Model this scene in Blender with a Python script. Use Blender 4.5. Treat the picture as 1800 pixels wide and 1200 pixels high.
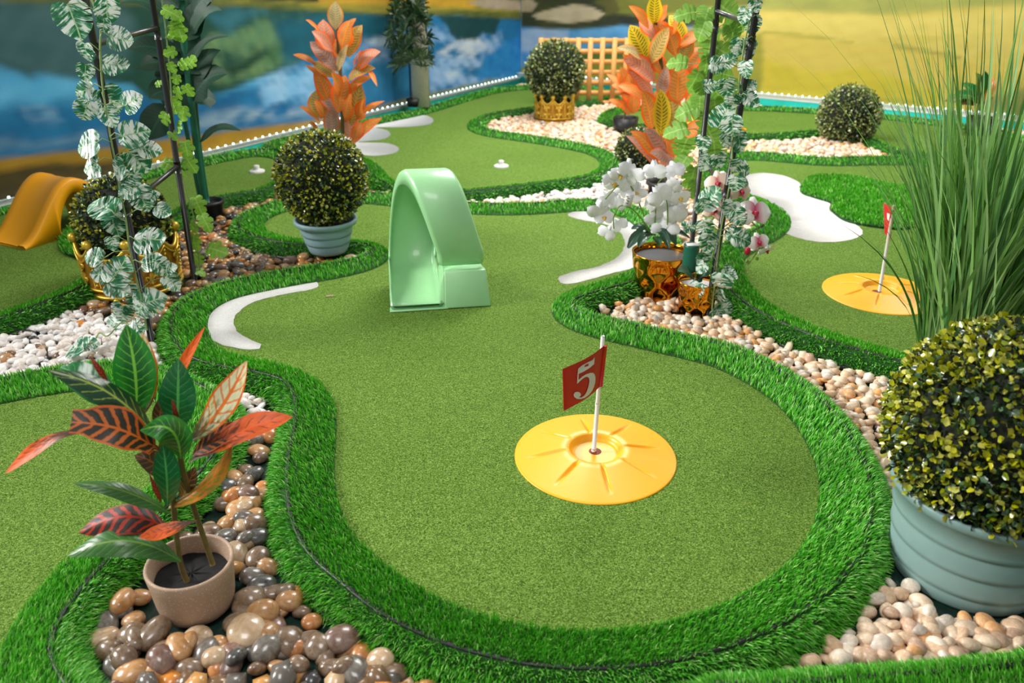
import bpy, math, random
import numpy as np
from mathutils import Vector, Matrix, geometry

for _o in list(bpy.data.objects):
    bpy.data.objects.remove(_o)
SC = bpy.context.scene
COL = SC.collection
random.seed(7)
RNG = np.random.default_rng(7)

# ------------------------------------------------------------------ camera, world, lights, exposure
CAM_H = 1.4
PITCH = math.radians(25.6)
FPX = 1430.0
cam_d = bpy.data.cameras.new('camera')
cam_d.sensor_width = 36.0
cam_d.lens = FPX / 1800 * 36
cam_d.clip_start = 0.05
cam_d.dof.use_dof = True
cam_d.dof.focus_distance = 2.55
cam_d.dof.aperture_fstop = 3.2
cam = bpy.data.objects.new('camera', cam_d)
COL.objects.link(cam)
cam.location = (0, 0, CAM_H)
cam.rotation_euler = (math.pi / 2 - PITCH, 0, 0)
SC.camera = cam

SC.view_settings.view_transform = 'Standard'
SC.view_settings.look = 'None'
SC.view_settings.exposure = 0.30
SC.view_settings.gamma = 1.0
SC.view_settings.use_curve_mapping = False

world = bpy.data.worlds.new('world')
SC.world = world
world.use_nodes = True
world.node_tree.nodes['Background'].inputs[0].default_value = (1.0, 1.0, 1.0, 1)
world.node_tree.nodes['Background'].inputs[1].default_value = 0.29

def area_light(name, loc, size, power, color=(1, 0.985, 0.955), aim=None):
    d = bpy.data.lights.new(name, 'AREA')
    d.shape = 'RECTANGLE'
    d.size, d.size_y = size
    d.energy = power
    d.color = color
    o = bpy.data.objects.new(name, d)
    COL.objects.link(o)
    o.location = loc
    if aim is not None:
        o.rotation_euler = (Vector(aim) - Vector(loc)).to_track_quat('-Z', 'Y').to_euler()
    return o
area_light('ceiling_panel', (-7.0, 2.6, 3.7), (2.2, 2.2), 640, aim=(0.2, 2.4, 0))
area_light('ceiling_panel', (-6.8, 8.0, 3.7), (2.2, 2.2), 400, aim=(0.5, 5.5, 0))
area_light('ceiling_panel', (0.8, 7.6, 3.3), (1.4, 1.4), 80)
area_light('ceiling_panel', (4.0, 6.6, 3.3), (1.4, 1.4), 48)
area_light('ceiling_panel', (0.4, 5.2, 3.3), (1.4, 1.4), 105)
area_light('ceiling_panel', (-0.6, 0.2, 3.3), (1.2, 1.2), 45)

# ------------------------------------------------------------------ where a line of sight of the photograph meets the room
CAMP = np.array([0, 0, CAM_H])
FWD = np.array([0, math.cos(PITCH), -math.sin(PITCH)])
UPV = np.array([0, math.sin(PITCH), math.cos(PITCH)])
RGT = np.array([1.0, 0, 0])

def ray(px, py):
    return FWD + RGT * ((px - 900) / FPX) + UPV * ((600 - py) / FPX)
def P(px, py, z=0.0):            # point at height z
    d = ray(px, py)
    return Vector(CAMP + d * ((z - CAM_H) / d[2]))
def PY(px, py, y):               # point at depth y
    d = ray(px, py)
    return Vector(CAMP + d * (y / d[1]))
def proj(p):
    v = np.asarray(p, float) - CAMP
    zc = v @ FWD
    return np.stack([900 + FPX * (v @ RGT) / zc, 600 - FPX * (v @ UPV) / zc], -1)
def depth_of(p):
    return float((np.asarray(p, float) - CAMP) @ FWD)
def Zat(p, py):                  # height above the ground point p that shows on image row py
    lo, hi = 0.0, 1.39
    for _ in range(40):
        m = (lo + hi) / 2
        if proj((p[0], p[1], m))[1] > py: lo = m
        else: hi = m
    return lo

# ------------------------------------------------------------------ materials
def srgb(c):
    out = []
    for v in c[:3]:
        v /= 255.0
        out.append(v / 12.92 if v <= 0.04045 else ((v + 0.055) / 1.055) ** 2.4)
    return tuple(out) + (1.0,)

class NT:
    def __init__(self, name):
        self.m = bpy.data.materials.new(name)
        self.m.use_nodes = True
        self.t = self.m.node_tree
        self.b = self.t.nodes['Principled BSDF']
    def n(self, kind, **kw):
        nd = self.t.nodes.new(kind)
        for k, v in kw.items():
            setattr(nd, k, v)
        return nd
    def l(self, a, b):
        self.t.links.new(a, b)
    def math(self, op, a, b=None, clamp=False):
        nd = self.n('ShaderNodeMath', operation=op, use_clamp=clamp)
        for i, v in enumerate((a, b)):
            if v is None: continue
            if isinstance(v, (int, float)): nd.inputs[i].default_value = v
            else: self.l(v, nd.inputs[i])
        return nd.outputs[0]
    def mix(self, fac, a, b, blend='MIX'):
        nd = self.n('ShaderNodeMix', data_type='RGBA', blend_type=blend)
        for i, v in ((0, fac), (6, a), (7, b)):
            if isinstance(v, (int, float)): nd.inputs[i].default_value = v
            elif isinstance(v, tuple): nd.inputs[i].default_value = v
            else: self.l(v, nd.inputs[i])
        return nd.outputs[2]
    def noise(self, scale, detail=2.0, rough=0.5, dist=0.0, vec=None):
        nd = self.n('ShaderNodeTexNoise')
        nd.inputs['Scale'].default_value = scale
        nd.inputs['Detail'].default_value = detail
        nd.inputs['Roughness'].default_value = rough
        nd.inputs['Distortion'].default_value = dist
        if vec is not None: self.l(vec, nd.inputs['Vector'])
        return nd.outputs['Fac']
    def ramp(self, fac, stops):
        nd = self.n('ShaderNodeValToRGB')
        cr = nd.color_ramp
        while len(cr.elements) < len(stops): cr.elements.new(0.5)
        for e, (p, c) in zip(cr.elements, stops):
            e.position = p
            e.color = c if len(c) == 4 else tuple(c) + (1,)
        self.l(fac, nd.inputs[0])
        return nd.outputs[0]
    def objco(self):
        return self.n('ShaderNodeTexCoord').outputs['Object']
    def uv(self):
        return self.n('ShaderNodeTexCoord').outputs['UV']
    def color(self, c):
        if isinstance(c, tuple): self.b.inputs['Base Color'].default_value = c
        else: self.l(c, self.b.inputs['Base Color'])
    def set(self, **kw):
        for k, v in kw.items():
            s = self.b.inputs[k.replace('_', ' ')]
            if isinstance(v, (int, float, tuple)): s.default_value = v
            else: self.l(v, s)
        return self
    def bump(self, h, strength=0.3, dist=0.002):
        nd = self.n('ShaderNodeBump')
        nd.inputs['Strength'].default_value = strength
        nd.inputs['Distance'].default_value = dist
        self.l(h, nd.inputs['Height'])
        self.l(nd.outputs[0], self.b.inputs['Normal'])

def plain(name, c, rough=0.5, metallic=0.0, coat=0.0, var=0.06, scale=30.0, bump=0.0, **kw):
    t = NT(name)
    co = t.objco()
    f = t.noise(scale, 3, vec=co)
    a = srgb([v * (1 - var) for v in c]); b = srgb([min(255, v * (1 + var)) for v in c])
    t.color(t.mix(f, a, b))
    t.set(Roughness=rough, Metallic=metallic, Coat_Weight=coat, **kw)
    if bump: t.bump(t.noise(scale * 8, 3, vec=co), bump, 0.001)
    return t.m

def attr_mat(name, rough=0.5, coat=0.0, spec=0.5, trans=0.0, bump=0.0, bscale=200, sheen=0.0):
    t = NT(name)
    a = t.n('ShaderNodeAttribute', attribute_name='Col')
    t.color(a.outputs['Color'])
    t.set(Roughness=rough, Coat_Weight=coat, Specular_IOR_Level=spec)
    if sheen: t.set(Sheen_Weight=sheen)
    if bump: t.bump(t.noise(bscale, 3, vec=t.objco()), bump, 0.001)
    if trans:
        tr = t.n('ShaderNodeBsdfTranslucent')
        t.l(a.outputs['Color'], tr.inputs[0])
        mx = t.n('ShaderNodeMixShader'); mx.inputs[0].default_value = trans
        t.l(t.b.outputs[0], mx.inputs[1]); t.l(tr.outputs[0], mx.inputs[2])
        t.l(mx.outputs[0], t.t.nodes['Material Output'].inputs[0])
    return t.m

# ------------------------------------------------------------------ mesh helpers
def mesh_np(name, verts, faces, mat=None, cols=None, smooth=False, uvs=None, parent=None, link=True):
    """verts (N,3); faces (M,k) array or list of arrays of differing k"""
    me = bpy.data.meshes.new(name)
    verts = np.asarray(verts, np.float32).reshape(-1, 3)
    if isinstance(faces, np.ndarray): faces = [faces]
    faces = [np.asarray(f, np.int32) for f in faces if len(f)]
    loops = np.concatenate([f.ravel() for f in faces])
    sizes = np.concatenate([np.full(len(f), f.shape[1], np.int32) for f in faces])
    starts = np.concatenate([[0], np.cumsum(sizes)[:-1]]).astype(np.int32)
    me.vertices.add(len(verts)); me.vertices.foreach_set('co', verts.ravel())
    me.loops.add(len(loops)); me.loops.foreach_set('vertex_index', loops)
    me.polygons.add(len(sizes))
    me.polygons.foreach_set('loop_start', starts)
    me.polygons.foreach_set('loop_total', sizes)
    if smooth: me.polygons.foreach_set('use_smooth', np.ones(len(sizes), bool))
    me.update(calc_edges=True)
    if cols is not None:
        ca = me.color_attributes.new('Col', 'FLOAT_COLOR', 'POINT')
        c4 = np.ones((len(verts), 4), np.float32); c4[:, :3] = np.asarray(cols)[:, :3]
        ca.data.foreach_set('color', c4.ravel())
    if uvs is not None:
        ul = me.uv_layers.new(name='UVMap')
        ul.data.foreach_set('uv', np.asarray(uvs, np.float32)[loops].ravel())
    if mat: me.materials.append(mat)
    if not link: return me
    return add_obj(name, me, parent)

def add_obj(name, me, parent=None, matrix=None):
    o = bpy.data.objects.new(name, me)
    COL.objects.link(o)
    if parent is not None:
        o.parent = parent
        if matrix is None:                      # geometry was given in world space
            o.matrix_parent_inverse = world_of(parent).inverted()
    if matrix is not None: o.matrix_local = matrix
    return o
WM = {}
def world_of(o):
    m = o.matrix_parent_inverse @ o.matrix_basis
    return m if o.parent is None else world_of(o.parent) @ m

def tag(o, label=None, cat=None, group=None, kind=None):
    if label: o['label'] = label
    if cat: o['category'] = cat
    if group: o['group'] = group
    if kind: o['kind'] = kind
    return o
def thing(name, label, cat, loc=(0, 0, 0), rz=0.0, group=None):
    o = bpy.data.objects.new(name, None)
    COL.objects.link(o)
    o.empty_display_size = 0.05
    o.location = loc; o.rotation_euler = (0, 0, rz)
    return tag(o, label, cat, group)

class MB:
    """collects pieces of one mesh"""
    def __init__(self): self.v = []; self.f = {}; self.n = 0
    def add(self, v, f):
        v = np.asarray(v, float).reshape(-1, 3)
        for q in f: self.f.setdefault(len(q), []).append([i + self.n for i in q])
        self.v.append(v); self.n += len(v)
    def grid(self, pts, close_u=False, close_v=False):
        pts = np.asarray(pts, float); a, b = pts.shape[:2]
        fs = []
        for i in range(a if close_u else a - 1):
            for j in range(b if close_v else b - 1):
                i2, j2 = (i + 1) % a, (j + 1) % b
                fs.append([i * b + j, i2 * b + j, i2 * b + j2, i * b + j2])
        self.add(pts.reshape(-1, 3), fs)
    def box(self, c, s, rot=None):
        v = np.array([[x, y, z] for x in (-.5, .5) for y in (-.5, .5) for z in (-.5, .5)]) * np.array(s)
        if rot is not None: v = v @ np.array(rot.to_3x3()).T
        self.add(v + np.array(c), [[0, 1, 3, 2], [4, 6, 7, 5], [0, 4, 5, 1], [2, 3, 7, 6], [0, 2, 6, 4], [1, 5, 7, 3]])
    def tube(self, pts, r, seg=8, cap=True):
        pts = [Vector(p) for p in pts]
        n = len(pts)
        rs = r if hasattr(r, '__len__') else [r] * n
        rings = []
        nr = None
        for i, p in enumerate(pts):
            t = (pts[min(i + 1, n - 1)] - pts[max(i - 1, 0)])
            t = t.normalized() if t.length > 1e-9 else Vector((0, 0, 1))
            if nr is None: nr = t.orthogonal().normalized()
            nr = nr - t * nr.dot(t)
            nr = nr.normalized() if nr.length > 1e-6 else t.orthogonal().normalized()
            b = t.cross(nr)
            rings.append([p + (nr * math.cos(k * 2 * math.pi / seg) - b * math.sin(k * 2 * math.pi / seg)) * rs[i] for k in range(seg)])
        base = self.n
        self.grid(np.array(rings), close_v=True)
        if cap:
            self.f.setdefault(seg, []).append([base + k for k in range(seg)][::-1])
            self.f.setdefault(seg, []).append([base + (n - 1) * seg + k for k in range(seg)])
    def lathe(self, prof, seg=32, c=(0, 0, 0), fn=None):
        """prof: list of (r,z); fn(angle,i,r,z)->(r,z)"""
        pts = []
        for i, (r, z) in enumerate(prof):
            row = []
            for k in range(seg):
                a = k * 2 * math.pi / seg
                rr, zz = fn(a, i, r, z) if fn else (r, z)
                row.append((c[0] + rr * math.cos(a), c[1] + rr * math.sin(a), c[2] + zz))
            pts.append(row)
        self.grid(np.array(pts)[:, ::-1], close_v=True)
    def ball(self, c, r, seg=10, rings=6, scale=(1, 1, 1)):
        pts = []
        for i in range(rings + 1):
            t = math.pi * i / rings
            s = max(math.sin(t), 1e-3)
            pts.append([(c[0] + r * scale[0] * s * math.cos(k * 2 * math.pi / seg), c[1] + r * scale[1] * s * math.sin(k * 2 * math.pi / seg), c[2] + r * scale[2] * math.cos(t)) for k in range(seg)])
        self.grid(np.array(pts), close_v=True)
    def build(self, name, mat, parent=None, smooth=True, link=True):
        fs = [np.array(f, np.int32) for f in self.f.values()]
        return mesh_np(name, np.concatenate(self.v), fs, mat, smooth=smooth, parent=parent, link=link)

def spline(pts, n_per=8, closed=False):
    pts = np.asarray(pts, float); n = len(pts); out = []
    for i in range(n if closed else n - 1):
        if closed: p0, p1, p2, p3 = pts[i - 1], pts[i], pts[(i + 1) % n], pts[(i + 2) % n]
        else: p0, p1, p2, p3 = pts[max(i - 1, 0)], pts[i], pts[i + 1], pts[min(i + 2, n - 1)]
        for k in range(n_per):
            t = k / n_per
            out.append(0.5 * ((2 * p1) + (p2 - p0) * t + (2 * p0 - 5 * p1 + 4 * p2 - p3) * t * t + (3 * p1 - p0 - 3 * p2 + p3) * t ** 3))
    if not closed: out.append(pts[-1])
    return np.array(out)
def resample(c, ds, closed=True):
    c = np.asarray(c)
    if closed: c = np.vstack([c, c[:1]])
    s = np.concatenate([[0], np.cumsum(np.linalg.norm(np.diff(c, axis=0), axis=1))])
    n = max(4, int(s[-1] / ds))
    q = np.linspace(0, s[-1], n, endpoint=not closed)
    return np.stack([np.interp(q, s, c[:, k]) for k in range(c.shape[1])], 1)
def inside(pts, poly):
    x, y = pts[:, 0], pts[:, 1]
    r = np.zeros(len(pts), bool)
    n = len(poly)
    for i in range(n):
        x1, y1 = poly[i]; x2, y2 = poly[(i + 1) % n]
        c = ((y1 > y) != (y2 > y))
        with np.errstate(divide='ignore', invalid='ignore'):
            r ^= c & (x < (x2 - x1) * (y - y1) / (y2 - y1 + 1e-12) + x1)
    return r
def seg_dist(pts, poly, closed=True):
    d = np.full(len(pts), 1e9)
    n = len(poly)
    for i in range(n if closed else n - 1):
        a = np.asarray(poly[i]); b = np.asarray(poly[(i + 1) % n]); ab = b - a
        t = np.clip(((pts - a) @ ab) / (ab @ ab + 1e-12), 0, 1)
        d = np.minimum(d, np.linalg.norm(pts - (a + t[:, None] * ab), axis=1))
    return d
def ground_poly(px, z, n_per=8):
    w = np.array([P(a, b, z)[:2] for a, b in px])
    return spline(w, n_per, True)
def area2(poly):
    x, y = poly[:, 0], poly[:, 1]
    return 0.5 * np.sum(x * np.roll(y, -1) - np.roll(x, -1) * y)

# ------------------------------------------------------------------ floor and walls
t = NT('ground_sheet')
co = t.objco()
t.color(t.mix(t.noise(14, 4, vec=co), srgb((14, 38, 32)), srgb((36, 62, 52))))
t.set(Roughness=0.35)
t.bump(t.noise(25, 4, vec=co), 0.5, 0.01)
fl = mesh_np('floor', [(-14, -3, 0), (16, -3, 0), (16, 15, 0), (-14, 15, 0)], np.array([[0, 1, 2, 3]]), t.m)
tag(fl, kind='structure')

ZL, ZR = 0.105, 0.145                          # height of the two rows of lights
LA, LB = P(40, 339, ZL), P(840, 149, ZL)
RA, RB = P(1350, 163, ZR), P(1640, 188.5, ZR)
def line_meet(a, b, c, d):
    a, b, c, d = (Vector((v[0], v[1])) for v in (a, b, c, d))
    r = geometry.intersect_line_line_2d
    d1 = b - a; d2 = d - c
    den = d1.x * d2.y - d1.y * d2.x
    s = ((c.x - a.x) * d2.y - (c.y - a.y) * d2.x) / den
    return a + d1 * s
CORNER = line_meet(LA, LB, RA, RB)
LDIR = (Vector((LA[0], LA[1])) - CORNER).normalized()     # from the corner along the left wall
RDIR = (Vector((RB[0], RB[1])) - CORNER).normalized()
print('corner', CORNER, proj((CORNER.x, CORNER.y, .1)), 'angle', math.degrees(LDIR.angle(RDIR)))
def wall_uv(px, py, wdir):                     # photograph point -> metres along the wall, height
    d = ray(px, py)
    nrm = np.array([-wdir.y, wdir.x, 0])
    t = (np.array([CORNER.x, CORNER.y, 0]) - CAMP) @ nrm / (d @ nrm)
    q = CAMP + d * t
    return ((q[0] - CORNER.x) * wdir.x + (q[1] - CORNER.y) * wdir.y, q[2])

def vnoise(p, sc, seed=0):
    """cheap smooth noise from sines, about -1..1"""
    r = np.random.default_rng(seed); o = 0
    for k in range(6):
        a = r.normal(size=2) * sc * (0.6 + 0.35 * k)
        o = o + np.sin(p @ a + r.uniform(0, 6.28)) / (1 + 0.3 * k)
    return o / 3.2
def paint_wall(name, wdir, length, layers, base, step=0.025, top=1.75, warp=0.03):
    nu, nv = int(length / step) + 1, int(top / step) + 1
    u, v = np.meshgrid(np.linspace(0, length, nu), np.linspace(0, top, nv), indexing='ij')
    p = np.stack([u.ravel(), v.ravel()], 1)
    lin = lambda c: np.array(srgb(c)[:3])
    col = np.tile(lin(base), (len(p), 1))
    for i, (px, c, soft, c2, *brk) in enumerate(layers):
        poly = np.array([wall_uv(a, b, wdir) for a, b in px])
        q = p + warp * min(1.5, soft / 0.06) * np.stack([vnoise(p, 7, i * 2), vnoise(p, 8, i * 2 + 1) * .45 + .12 * vnoise(p, 20, i + 50)], 1)
        lo, hi = poly.min(0) - soft * 2 - .1, poly.max(0) + soft * 2 + .1
        sel = np.where(((q > lo) & (q < hi)).all(1))[0]
        if not len(sel): continue
        d = seg_dist(q[sel], poly)
        d = np.where(inside(q[sel], poly), d, -d)
        soft = soft * 1.15; d = d + soft * .35 * vnoise(p[sel] * np.array([1, 2.4]), 16, i + 7)
        w = np.clip(d / (2 * soft) + .5, 0, 1); w = w * w * (3 - 2 * w)
        if brk:
            s_ = brk[0]; g = p[sel] @ np.array([[.8, -.5], [.6, .9]]) if s_ < 0 else p[sel] * np.array([1, 2.6])
            w = w * np.clip(.55 + 1.1 * (vnoise(g, abs(s_), i + 11) + .5 * vnoise(g, abs(s_) * 2.4, i + 13)), 0, 1)
        m = np.clip(.5 + .5 * vnoise(p[sel] * np.array([1, 2.2]), 6, i + 20) + .3 * vnoise(p[sel], 22, i + 40), 0, 1)[:, None]
        cc = lin(c) * (1 - m) + lin(c2 or c) * m
        col[sel] = col[sel] * (1 - w[:, None]) + cc * w[:, None]
    col *= (1 + .06 * vnoise(p * np.array([1, 3]), 14, 99) + .04 * vnoise(p, 50, 98))[:, None]
    col = np.clip(col, 0.003, 1)
    xyz = np.stack([CORNER.x + p[:, 0] * wdir.x, CORNER.y + p[:, 0] * wdir.y, p[:, 1]], 1)
    idx = np.arange(nu * nv).reshape(nu, nv)
    f = np.stack([idx[:-1, :-1], idx[1:, :-1], idx[1:, 1:], idx[:-1, 1:]], -1).reshape(-1, 4)
    o = mesh_np(name, xyz, f, attr_mat(name + '_print', 0.65, spec=0.3), cols=col)
    me = o.data
    return tag(o, kind='structure')

TEAL, GRTEAL = (40, 84, 92), (70, 104, 106)
LW = [
    # blue water everywhere, then what it mirrors
    ([(-500, 170), (-500, 330), (0, 285), (340, 240), (600, 200), (915, 150), (915, 100), (500, 140), (0, 175)], (14, 92, 140), 0.06, (30, 120, 170)),
    ([(-500, 150), (-500, 215), (0, 192), (240, 160), (300, 182), (480, 140), (560, 150), (400, 120), (0, 110)], (62, 156, 206), 0.05, (96, 178, 220)),
    ([(-500, 246), (-500, 290), (0, 268), (150, 250), (340, 225), (240, 222), (120, 240), (40, 238)], (112, 146, 174), 0.04, (70, 116, 150), 6),
    ([(40, 190), (60, 215), (110, 210), (100, 195), (70, 186)], (150, 190, 215), 0.04, (120, 170, 205), 9),
    ([(340, 205), (330, 232), (450, 215), (560, 200), (600, 186), (540, 186), (470, 196), (420, 190)], (150, 172, 190), 0.05, (110, 146, 172), 8),
    ([(450, 140), (470, 190), (560, 170), (620, 150), (640, 90), (560, 95)], (104, 166, 210), 0.06, (150, 190, 220), 6),
    ([(560, 150), (580, 190), (680, 178), (720, 150), (690, 110), (640, 120)], (24, 108, 158), 0.07, (60, 140, 190)),
    ([(640, 75), (650, 110), (700, 100), (750, 110), (760, 190), (900, 140), (880, 60), (760, 50), (690, 60)], (120, 160, 206), 0.06, (150, 176, 210), 7),
    ([(640, 70), (660, 82), (710, 72), (706, 60), (680, 58)], (190, 206, 218), 0.03, (170, 190, 210)),
    ([(768, 92), (790, 102), (850, 100), (880, 88), (855, 80), (835, 62), (805, 70)], (196, 204, 214), 0.03, (180, 190, 206), 8),
    ([(780, 128), (790, 140), (808, 132), (800, 124)], (170, 190, 210), 0.03, None),
    ([(850, 100), (840, 140), (915, 125), (930, 60), (890, 70)], (20, 110, 175), 0.05, (50, 140, 200)),
    # the mountain mirrored upside down
    ([(-500, -120), (-500, 60), (0, 112), (50, 131), (66, 124), (140, 138), (200, 150), (230, 150), (262, 176), (330, 181), (380, 168), (430, 148), (490, 120), (560, 95), (600, 60), (700, 55), (715, 10), (500, 5), (0, 5)], (24, 74, 62), 0.025, (12, 62, 50)),
    ([(-500, -120), (-500, 60), (0, 112), (50, 130), (66, 124), (140, 136), (225, 120), (240, 40), (200, 8), (0, 8)], TEAL, 0.05, GRTEAL),
    ([(520, 60), (500, 96), (470, 120), (440, 138), (430, 120), (470, 90), (500, 66)], (70, 110, 62), 0.04, (44, 96, 56), -9),
    ([(340, 118), (370, 60), (430, 22), (560, 30), (640, 40), (560, 90), (470, 130), (400, 150)], (120, 146, 92), 0.05, (70, 116, 84), -12),
    ([(395, 120), (410, 136), (440, 118), (470, 92), (440, 96)], (16, 60, 44), 0.03, None),
    ([(345, 120), (380, 90), (430, 50), (470, 30), (520, 40), (490, 75), (450, 92), (430, 110), (390, 105)], (110, 142, 96), 0.05, (60, 110, 86), -9),
    ([(360, 25), (400, 60), (440, 30), (470, 20), (420, 14)], (30, 92, 110), 0.05, (50, 110, 120)),
    ([(480, 30), (500, 110), (560, 90), (640, 68), (690, 60), (700, 24), (600, 20)], (10, 70, 84), 0.05, (16, 92, 112)),
    ([(765, 26), (785, 45), (792, 62), (806, 70), (835, 70), (850, 58), (870, 60), (880, 34), (920, 34), (920, 26)], (18, 66, 70), 0.025, (10, 54, 60)),
    # the far bank, mirrored shore and the ochre beach
    ([(-500, -260), (-500, -110), (0, 4), (300, 10), (420, 12), (560, 20), (690, 27), (800, 28), (915, 34), (915, -80), (0, -200)], (72, 84, 40), 0.015, (104, 110, 50)),
    ([(400, 3), (520, 5), (540, 12), (690, 24), (800, 18), (915, 22), (915, 8), (700, 2), (540, -4)], (150, 138, 52), 0.012, (120, 116, 44)),
    ([(540, -3), (560, 7), (700, 9), (830, 14), (860, 2), (800, -6)], (196, 156, 44), 0.014, (170, 130, 40)),
    ([(820, 4), (850, 14), (915, 18), (915, 2), (860, -4)], (176, 160, 138), 0.012, (150, 136, 116)),
    ([(440, 0), (560, 3), (560, -10), (440, -10)], (28, 34, 18), 0.012, (50, 46, 24)),
    ([(-500, 300), (-500, 430), (0, 360), (340, 290), (600, 225), (800, 175), (915, 145), (880, 142), (760, 165), (600, 203), (470, 222), (350, 237), (150, 263), (0, 279)], (180, 138, 34), 0.02, (156, 120, 36)),
    ([(-500, 330), (-500, 460), (0, 370), (120, 340), (200, 310), (240, 282), (150, 285), (60, 290), (0, 300)], (92, 76, 34), 0.03, (66, 58, 32)),
    ([(600, 205), (640, 214), (800, 172), (915, 146), (915, 138), (860, 140), (740, 168)], (120, 112, 50), 0.03, (90, 100, 60)),
]
RW = [
    ([(1000, -120), (1000, 30), (1180, 14), (1350, 20), (1560, 28), (1800, 8), (2300, -40), (2300, -260)], (136, 137, 67), 0.04, (153, 154, 75)),
    ([(1180, 16), (1180, 50), (1340, 56), (1560, 66), (1800, 64), (2300, 90), (2300, -20), (1800, 10), (1590, 31), (1400, 23)], (185, 168, 81), 0.03, (195, 177, 92)),
    ([(1180, 52), (1180, 80), (1340, 58), (1500, 76), (1575, 82), (1800, 130), (2300, 190), (2300, 70), (1800, 62), (1560, 64), (1420, 60)], (179, 161, 71), 0.012, (191, 174, 90)),
    ([(1330, 100), (1330, 190), (1650, 200), (1660, 160), (1580, 140), (1520, 118), (1440, 128)], (168, 155, 40), 0.05, (181, 163, 51)),
    ([(1570, 76), (1570, 84), (1640, 96), (1690, 105), (1690, 98), (1630, 86)], (146, 137, 57), 0.015, None),  # fabric fold carried on, its shade painted as a darker line
    ([(1340, 54), (1440, 62), (1500, 72), (1500, 76), (1430, 68), (1340, 60)], (156, 145, 57), 0.012, None),  # wavy fold of the fabric, shade put into the colour as a darker line
    ([(1720, 200), (1800, 215), (2300, 290), (2300, 190), (1800, 150), (1730, 175)], (107, 110, 57), 0.06, (126, 124, 61)),
    ([(1510, 160), (1540, 170), (1600, 176), (1640, 186), (1600, 186), (1540, 180)], (146, 139, 45), 0.02, None),
    # lake corner behind the lattice
    ([(915, 30), (915, 130), (1010, 105), (1110, 70), (1180, 58), (1240, 44), (1240, 30), (1080, 40)], (50, 130, 186), 0.03, (100, 160, 205)),
    ([(915, 55), (915, 90), (950, 92), (1000, 80), (1000, 52), (940, 48)], (168, 186, 206), 0.03, (130, 166, 204)),
    ([(940, 100), (940, 118), (1120, 104), (1240, 70), (1300, 50), (1240, 48), (1100, 76), (990, 96)], (40, 92, 56), 0.025, (96, 112, 40)),
    ([(915, 118), (915, 165), (1140, 170), (1340, 172), (1340, 60), (1240, 72), (1110, 102), (960, 116)], (116, 122, 42), 0.03, (139, 135, 46)),
    ([(915, -60), (915, 48), (1010, 52), (1090, 45), (1200, 50), (1260, 42), (1260, 24), (1180, 30), (1090, 22), (1100, -60)], (36, 44, 36), 0.02, (66, 70, 34)),
    ([(1066, -40), (1066, 22), (1120, 28), (1200, 22), (1260, 12), (1340, 8), (1340, -60)], (108, 113, 40), 0.02, (96, 100, 40)),
    ([(935, 26), (945, 34), (1000, 41), (1052, 34), (1064, 24), (1040, 12), (1010, 7), (975, 14)], (192, 180, 152), 0.012, (170, 156, 126)),
    ([(915, 0), (915, 22), (935, 20), (945, 8), (930, -4)], (170, 158, 134), 0.012, (140, 130, 104)),
    ([(1040, 4), (1066, 14), (1064, 30), (1090, 20), (1080, -10)], (84, 84, 40), 0.012, None),
]
paint_wall('wall_left', LDIR, 12.5, LW, (24, 104, 152))
paint_wall('wall_back', RDIR, 9.0, RW, (182, 162, 72))
# kerb under the walls: white top, aqua front
LN = Vector((-LDIR.y, LDIR.x)); RN = Vector((-RDIR.y, RDIR.x))
if LN.dot(Vector((0, 0)) - CORNER) < 0: LN = -LN
if RN.dot(Vector((0, 0)) - CORNER) < 0: RN = -RN
m_white = plain('white_board', (228, 234, 230), 0.5)
m_aqua = plain('aqua_board', (40, 200, 184), 0.45, var=0.12, scale=9)
for nm, wd, nn, ln in (('trim_1', LDIR, LN, 12.4), ('trim_2', RDIR, RN, 8.9)):
    kd = 0.06 if nm == 'trim_1' else 0.10
    ZB = ZL if nm == 'trim_1' else ZR
    s0 = 0.10
    q = [CORNER + wd * (s0 if k in (1, 2) else 0) * 0 + wd * (0 if k in (0, 3) else ln) + nn * (0.0 if k in (0, 1) else kd) for k in range(4)]
    b = [(v.x, v.y, 0) for v in q] + [(v.x, v.y, ZB - 0.025) for v in q]
    o = mesh_np(nm, b, np.array([[3, 2, 6, 7], [0, 1, 5, 4], [1, 2, 6, 5], [0, 3, 7, 4]]), m_aqua)
    tag(o, kind='structure')
    zl = ZB - (0.03 if nm == 'trim_1' else 0.04)
    q = [v + nn * (.004 if k > 1 else 0) for k, v in enumerate(q)]
    c = [(v.x, v.y, zl) for v in q] + [(v.x, v.y, ZB - 0.012) for v in q]
    p = mesh_np('top_board', c, np.array([[4, 5, 6, 7], [3, 2, 6, 7], [0, 1, 5, 4], [1, 2, 6, 5], [0, 3, 7, 4]]), m_white, parent=o)

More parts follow.
